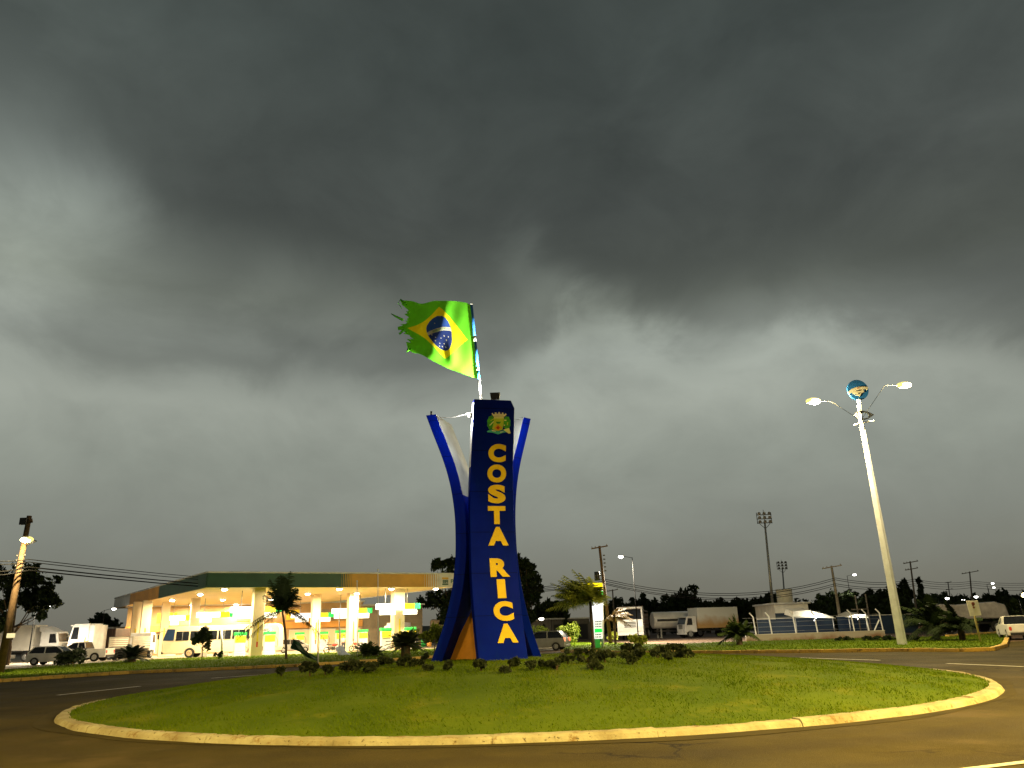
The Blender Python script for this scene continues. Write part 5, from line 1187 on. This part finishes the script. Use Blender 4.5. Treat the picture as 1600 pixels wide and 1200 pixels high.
greyp = mat('pole_grey', (.16, .14, .12), .9, nscale=3, namt=.2)
upole(961, 130, 921, 957, 'distant small grey crossbar pole behind the tanker', arms=((0, .9),), m=greyp)
upole(1316, 95, 884, 1299, 'concrete pole with crossbar behind the fence', arms=((0, 1.2),), m=concrete, r=(.22, .12))
upole(1436, 115, 877, 1422, 'dark pole with two crossbars behind the conifers', arms=((0, 1.1), (.95, .95)), m=greyp)
upole(1492, 190, 909, 1481, 'farthest small pole with stacked crossbars', arms=((0, .8), (1.6, .8)), m=greyp)
upole(1524, 140, 893, 1515, 'dark pole with one wide crossbar above the square sign', arms=((0, 1.55),), m=greyp)
# wires
def wire(pts, r, label):
    P = []
    for a, b, sag in pts:
        for i in range(13): t = i/12; c = a.lerp(b, t); c.z -= sag*4*t*(1-t); P.append(c)
    mb = MB(); mb.tube(P, r, 5); o = mb.build('power_line', mat('cable_black', (.008, .008, .008), 1, spec=0)); tag(o, label, 'power line', 'overhead power lines')
A0 = [W(44, y, 50) for y in (874, 878, 886, 891)]; A2 = [W(945, y, 80) for y in (905, 908, 911, 913)]
wl_lab = ['topmost line', 'second line', 'third line', 'lowest line']
for i in range(4):
    wire([(W(-60, [866, 872, 888, 894][i], 46), A0[i], .25), (A0[i], W(600, [908, 912, 916, 920][i], 150), .9)], .028 if i < 2 else .045, wl_lab[i]+' of the bundle leaving the left wooden pole')
C2 = [W(1305, y, 95) for y in (903, 906, 912, 915)]; C3 = [W(1428, y, 115) for y in (905, 908, 912, 915)]; C4 = [W(1518, y, 140) for y in (908, 911, 914, 918)]; C5 = [W(1660, y, 150) for y in (906, 909, 914, 918)]
for i in range(4):
    wire([(W(700, 918+i*2, 100), A2[i], .5), (A2[i], C2[i], 1.6), (C2[i], C3[i], .5), (C3[i], C4[i], .4), (C4[i], C5[i], .5)], .032, wl_lab[i]+' of the bundle crossing the right half')
# stadium lights
def stadium(px, Y, pyt, pxt, w, label):
    b = W(px, 985, Y); tp = W(pxt, pyt, Y); t = thing('stadium_light', label, 'stadium light', (b.x, Y, 0), 0, 'unlit stadium light masts'); lx = tp.x-b.x; H = tp.z
    mb = MB(); mb.tube([(0, 0, 0), (lx, 0, H)], [.26*w, .14*w], 8); mb.build('mast', steel, t)
    mb = MB(); 
    for k in range(3): z = H+k*.62*w; mb.box(lx-1.15*w, lx+1.15*w, -.08, .08, z-.05, z+.05)
    for s in (-1, 1): mb.tube([(lx+s*1.1*w, 0, H-.1), (lx+s*1.1*w, 0, H+1.6*w)], .05, 5); mb.tube([(lx, 0, H-.9*w), (lx+s*.9*w, 0, H)], .04, 5)
    mb.tube([(lx, 0, H), (lx, 0, H+2.0*w)], .04, 5); mb.build('rack', dark, t)
    for k in range(3):
        for j in range(3):
            x = lx+(j-1)*.78*w; z = H+(k*.62+.22)*w; mb = MB(); mb.tube([(x, -.25*w, z-.05), (x, -.1, z), (x, .1, z+.05)], [.26*w, .2*w, .08*w], 10); mb.build('reflector', steel, t)
stadium(1211, 110, 817, 1195, .92, 'tall unlit stadium light mast above the dark trees')
stadium(1230, 175, 889, 1222.5, 1.0, 'shorter distant unlit stadium light mast by the water tank')
# small far street lamps
fl_ = [(970, 870, 84, .26, 'lit lamp glowing right of the pole with tilted crossbar', E_cool), (1335, 898, 128, .3, 'lit lamp glowing right of the concrete pole', E_cool), (1551, 911.5, 160, .3, 'upper one of two small lit lamps near the right edge', E_cool), (1553, 918, 165, .26, 'lower one of two small lit lamps near the right edge', E_cool),
       (1480, 935, 120, .3, 'lit lamp low before the dark trees left of the square sign', E_cool), (1525, 932.5, 125, .3, 'lit lamp just above the square sign', E_cool), (1505, 937.5, 122, .22, 'small lit lamp between two others above the square sign', E_cool), (1603, 930, 120, .7, 'bright warm lamp at the right edge above the pickup', E_lamp2), (846, 967, 100, .3, 'bright lamp just right of the monument, low', E_cool),
       (74, 947, 84, .36, 'lit lamp below the left tree', E_cool), (178, 951.5, 100, .25, 'lit lamp left of the canopy end', E_cool), (60, 965, 98, .22, 'small low lamp between left tree and trailers', E_cool)]
for px, py, Y, s, lb, em in fl_:
    q = W(px, py, Y); side = 1 if px in (970, 846) else -1
    t = thing('street_lamp', lb, 'street lamp', (q.x+side*1.2, Y, 0), 0, 'distant lit street lamps')
    mb = MB(); mb.tube([(0, 0, 0), (0, 0, q.z-.1)], [.07, .04], 6); mb.tube([(0, 0, q.z-.15), (-side*1.2, 0, q.z+.1)], .025, 5); mb.build('pole', mat('pole_black', (.008, .008, .008), 1, spec=0), t)
    mb = MB(); mb.box(-side*1.2-s*1.1, -side*1.2+s*1.1, -.15, .15, q.z+.08, q.z+.16); h = mb.build('lamp_head', steel, t)
    mb = MB(); mb.ell((-side*1.2, 0, q.z), (s, .18, s*.55)); mb.build('lens', em, h)
    if px in (970, 1335, 74, 1603): spot('lamp_light', (-side*1.2, -.1, q.z-.2), (-side*1.2, -.1, 0), {970: 46000, 74: 9000, 1603: 12000, 1335: 2500}.get(px, 9000), .15, (1, .88, .66), 165, h, .6)
# totem price sign
p = G(945, 1014); tm = thing('price_totem', 'tall lit yellow, white and green fuel price totem', 'sign', (p.x, p.y, 0), R(8))
def zt(y, px=938): return W(px, y, p.y).z
def xt(px, y): return W(px, y, p.y).x-p.x
mb = MB(); mb.prism([(xt(918, 912), zt(911)), (xt(940, 912), zt(911)), (xt(940.5, 921), zt(920.5)), (xt(922, 921), zt(920.5))], -.28, .28); mb.build('yellow_header', E_amber if False else mat('lightbox_gold', (.8, .6, 0), .5, emit=(1, .80, 0), est=1.0), tm, bevel=.03)
mb = MB(); mb.prism([(xt(922.5, 922), zt(921)), (xt(940.5, 922), zt(921)), (xt(942, 946), zt(946)), (xt(929, 946), zt(946))], -.25, .25); up_ = mb.build('upper_panel', E_white, tm, bevel=.03)
mb = MB(); mb.box(xt(933, 930), xt(941, 930), -.29, -.255, zt(939), zt(924)); mb.build('green_block', E_green, up_)
mb = MB(); mb.box(xt(926, 960), xt(941, 960), -.22, .22, zt(968), zt(946.5)); mb.build('white_panel', E_white, tm, bevel=.03)
mb = MB(); mb.box(xt(927, 985), xt(940, 985), -.2, .2, zt(998), zt(968.5)); lowp = mb.build('price_panel', mat('price_white', (.8, .8, .78), .5, emit=(.9, 1, .92), est=.75), tm, bevel=.03)
mb = MB(); mb.box(xt(928, 985), xt(939.5, 985), -.23, -.205, zt(988), zt(982)); mb.build('green_band', E_green, lowp)
mb = MB()
for y in (971, 975, 979, 991, 995):
    for k in range(4): mb.box(xt(929+k*2.6, y), xt(930.8+k*2.6, y), -.215, -.203, zt(y+1), zt(y-1))
mb.build('price_digits', dark, lowp)
mb = MB(); mb.box(xt(929, 1005), xt(937, 1005), -.18, .18, 0, zt(998.5)); mb.build('green_base', greenp, tm)
mb = MB(); mb.tube([(xt(942, 1012), 0, 0), (xt(940, 905), 0, zt(912))], .11, 8); mb.build('post', polew, tm)
# the right hand square sign on a leaning post
p = G(1532, 1002, .1); ss = thing('square_sign', 'white square sign with red dots on a leaning post', 'sign', p)
tp = W(1522.5, 962, p.y)-p; mb = MB(); mb.tube([(0, 0, -.05), tuple(tp), tuple(tp*1.35)], .06, 8); mb.build('post', mat('post_cream', (.65, .52, .25), .7), ss)
C4_ = [W(x, y, p.y)-p for x, y in ((1508, 939), (1526, 938), (1532, 961.5), (1514, 963))]
mb = MB(); mb.loft([tuple(c+Vector((0, -.10, 0))) for c in C4_], [tuple(c+Vector((0, -.13, 0))) for c in C4_]); pn = mb.build('panel', mat('sign_pale', (.95, .90, .80), .6), ss, bevel=.01)
mb = MB()
for x, y, s in ((1518.5, 943.5, .10), (1518.3, 946, .05), (1519.5, 949.2, .06)):
    c = W(x, y, p.y)-p; mb.cyl((c.x, -.15, c.z), s, .018, 'Y', 10)
mb.build('dots', mat('dot_red', (.25, .06, .04), .6), pn)
# tall thin poles and banners by the verge
def thinpole(px, py, pyt, label, m=steel, r=.04):
    b = G(px, py); tp = W(px-.5, pyt, b.y); mb = MB(); mb.tube([(0, 0, 0), (tp.x-b.x, 0, tp.z)], r, 6)
    t = thing('pole', label, 'pole', b); mb.build('shaft', m, t); mb = MB(); mb.ell((tp.x-b.x, 0, tp.z), (.07, .07, .07)); mb.build('cap', m, t); return t
thinpole(530.5, 1024, 958, 'thin grey pole standing behind the white banner'); thinpole(558.5, 1026, 908, 'thin pale pole just left of the middle cycads', polew, .035); thinpole(591, 1027, 890, 'thin pale pole just right of the middle cycads', polew, .035)
thinpole(347, 1030, 985, 'short white post with green foot before the minibus', white, .1)
def banner(px, py, pyt, cloth, cols, label, m):
    b = G(px, py); b = W(px, py, b.y); t = thing('banner', label, 'banner', b)
    tp = W(px+1, pyt, b.y)-b; mb = MB(); mb.tube([(0, 0, 0), tuple(tp)], [.05, .03], 8); mb.build('pole', polew, t)
    n = 14; mb = MB(); A = [W(x, y, b.y)-b for x, y in cloth[0]]; B = [W(x, y, b.y)-b for x, y in cloth[1]]
    def along(P, t_): f = t_*(len(P)-1); i = min(len(P)-2, int(f)); return P[i].lerp(P[i+1], f-i)
    vv = []
    for i in range(n+1):
        for j in range(7):
            q = along(A, i/n).lerp(along(B, i/n), j/6); q.y += .18*math.sin(i*.9+j*.8); vv.append(tuple(q))
    for i in range(n):
        for j in range(6): mb.add([], [])
    o_ = len(mb.v); mb.v += vv
    for i in range(n):
        for j in range(6): mb.f.append([o_+i*7+j, o_+(i+1)*7+j, o_+(i+1)*7+j+1, o_+i*7+j+1]); mb.m.append(1 if (cols and 2 <= j <= 3 and i < 11) else 0); mb.sm.append(True)
    mb.build('cloth', m, t)
banner(496.5, 1043, 968, [[(497, 1029), (480, 1018), (466, 1003), (457, 996)], [(496, 1032), (484, 1029), (468, 1019), (455, 1013)]], True, 'dark green banner blown down to the left on a white pole', [mat('banner_green', (.015, .07, .035), .8, transl=.2), mat('banner_pale', (.16, .24, .18), .8)])
banner(531, 1026, 985, [[(534, 1008), (540, 1016), (548, 1024), (556, 1031)], [(524, 1012), (526, 1020), (536, 1027), (543, 1032)]], False, 'white and blue banner collapsed onto the verge', [mat('banner_blue_white', (.5, .56, .72), .8, transl=.2)])
# ================================================================== RIGHT SIDE: shed, fence, houses, awnings, tank
building('grey_shed', 'low grey open shed with pale roof right of the monument', W(862, 985, 118), W(922, 985, 122), 6, 3.0, mat('shed_grey', (.13, .12, .10), .8, nscale=.7, namt=.2),
         lambda t, Ln: [(lambda m_: m_.build('opening', dark, t))(MB().box(Ln*a, Ln*b, -.03, -.004, .1, 2.3)) for a, b in ((.05, .3), (.36, .6), (.68, .94))], 'shed')
Yf = G(1280, 999).y
wx = [W(x, 990, Yf).x for x in (1165, 1383)]
t = thing('low_wall', 'low white wall with dirty foot along the far verge', 'wall', (wx[0], Yf, 0)); mb = MB(); mb.box(0, wx[1]-wx[0], 0, .2, 0, .55)
mb.build('wall', stained('wall_dirty', (.38, .35, .29), (.22, .12, .06), -.1, .35), t, bevel=.02); mb = MB(); mb.box(-.03, wx[1]-wx[0]+.03, -.03, .23, .552, .60); mb.build('coping', wallwhite, t)
fence = thing('fence', 'wire fence on bent white posts above the low wall', 'fence', (wx[0], Yf+.1, .6))
for px in (1183, 1208, 1246, 1280, 1338, 1361, 1383):
    x = W(px, 990, Yf).x-wx[0]; mb = MB(); mb.tube([(x, .12, -.6), (x-.12, .12, 1.5), (x-.42, .12, 1.85)], .055, 6, sm=False); mb.build('post', polew, fence)
mb = MB()
for z in (.2, .6, 1.0, 1.4): mb.tube([(0, .12, z), (wx[1]-wx[0], .12, z)], .012, 4)
mb.build('wires', steel, fence)
x = W(1381, 990, Yf).x-wx[0]; mb = MB(); mb.tube([(x-.1, .14, .9), (x-1.0, .14, -.5)], .06, 6); mb.build('brace', polew, fence)
building('blue_wall_house', 'white house top above a long blue wall by the water tank', W(1215, 985, 96), W(1268, 985, 96), 8, 3.6, wallwhite, lambda t, Ln: (lambda m_: m_.build('blue_dado', wallblue, t))(MB().box(-.05, Ln+.05, -.06, -.004, 0, 2.6)), 'house')
for nm, a, b, lb in (('blue_wall', 1186, 1305, 'long blue wall behind the fence'), ('blue_wall', 1312, 1440, 'blue wall continuing behind the lamp post')):
    A, B = W(a, 985, 90), W(b, 985, 91); t = thing(nm, lb, 'wall', (A.x, A.y, 0), math.atan2(B.y-A.y, B.x-A.x)); Ln = (B-A).xy.length
    mb = MB(); mb.box(0, Ln, 0, .2, 0, 1.9 if a < 1300 else 1.95); mb.build('wall', wallblue, t); mb = MB(); mb.box(-.02, Ln+.02, -.05, .25, 1.952, 2.02); mb.build('coping', wallwhite, t)
# water tank tower
b = W(1233, 985, 100); t = thing('water_tower', 'small round concrete water tank on a thick column', 'water tower', (b.x, 100, 0))
mb = MB(); mb.tube([(0, 0, 0), (0, 0, W(1233, 945, 100).z)], [.75, .62], 14); mb.build('column', wallwhite, t)
z0, z1 = W(1233, 942, 100).z, W(1233, 922, 100).z; mb = MB(); mb.tube([(0, 0, z0-.5), (0, 0, z0), (0, 0, z1)], [.6, .95, .98], 18); mb.build('tank', wallwhite, t)
mb = MB(); mb.tube([(0, 0, z1), (0, 0, z1+.12)], [1.04, 1.0], 18); mb.build('lid', wallwhite, t)
def awning(pts, Y, dpt, label, energy):
    P = [W(x, y, Y) for x, y in pts]; b = Vector((P[0].x, Y, 0)); t = thing('awning', label, 'awning', b, 0, 'white awnings behind the fence')
    mb = MB(); mb.loft([tuple(p-b) for p in P], [tuple(p-b+Vector((0, dpt, .3))) for p in P]); mb.build('cover', mat('awning_white', (.75, .72, .62), .7, transl=.4), t)
    x0, x1 = min(p.x for p in P)-b.x+.3, max(p.x for p in P)-b.x-.3
    for x in (x0, x1):
        mb = MB(); mb.tube([(x, .1, 0), (x, .1, min(p.z for p in P)+.1)], .05, 6); mb.build('leg', steel, t)
    c = (x0+x1)/2; mb = MB(); mb.box(c-.5, c+.5, -.9, -.8, 2.0, 2.08); mb.tube([(c, -.85, 2.05), (c, .1, 1.6)], .03, 5); h = mb.build('lamp', E_cool, t)
    area('lamp_light', (c, -1.2, 1.6), energy, .6, (1, .95, .8), h, (R(125), 0, 0))
awning([(1238, 964), (1306, 966), (1290, 960), (1264, 953), (1240, 955)], 86, 2.5, 'large white lit awning behind the fence', 160)
awning([(1322, 964.5), (1358, 965.5), (1352, 961), (1335, 959.5)], 86, 2.2, 'smaller white lit awning right of the concrete pole', 80)
mb = MB(); P = [W(x, y, 84) for x, y in ((1336, 930), (1352, 928), (1336, 985), (1352, 985))]
fr = thing('steel_frame', 'bare steel frame posts behind the small awning', 'frame', (P[2].x, 84, 0)); 
for a, b in ((0, 0), (1, 1)):
    mb = MB(); x = P[a].x-P[2].x; mb.tube([(x, 0, 0), (x, 0, P[a].z)], .07, 6); mb.build('post', greyp, fr)
mb = MB(); x = P[1].x-P[2].x; z_ = W(1345, 952, 84).z; mb.tube([(0, 0, z_), (x, 0, z_)], .07, 6); mb.build('beam', greyp, fr)
a, b = G(1480, 997, 0), G(1576, 990, 0); mb = MB(); dd_ = (b-a).xy.normalized(); nr_ = Vector((-dd_.y, dd_.x))*.14
for k in range(14):
    p, q = a.lerp(b, k/14).xy+dd_*.02, a.lerp(b, (k+1)/14).xy-dd_*.02; mb.slab([p-nr_, q-nr_, q+nr_, p+nr_], -.005, .24+rnd.uniform(-.01, .01))
tag(mb.build('back_road_kerb', kerby, bevel=.02), kind='structure')
# forecourt odds and ends: green waste bins, cones
for px, py, m, lb, h in ((659, 1011, greenp, 'small green bin on the forecourt behind the cycad', 1.0), (668, 1011, wallor, 'small orange bin beside the green bin', .7)):
    p = G(px, py); t = thing('waste_bin', lb, 'bin', p+Vector((0, 2, 0)), 0, 'bins on the forecourt'); mb = MB(); mb.tube([(0, 0, 0), (0, 0, h)], [.28, .34], 12); mb.build('barrel', m, t); mb = MB(); mb.tube([(0, 0, h), (0, 0, h+.1), (0, 0, h+.2)], [.36, .33, .1], 12); mb.build('lid', m, t)
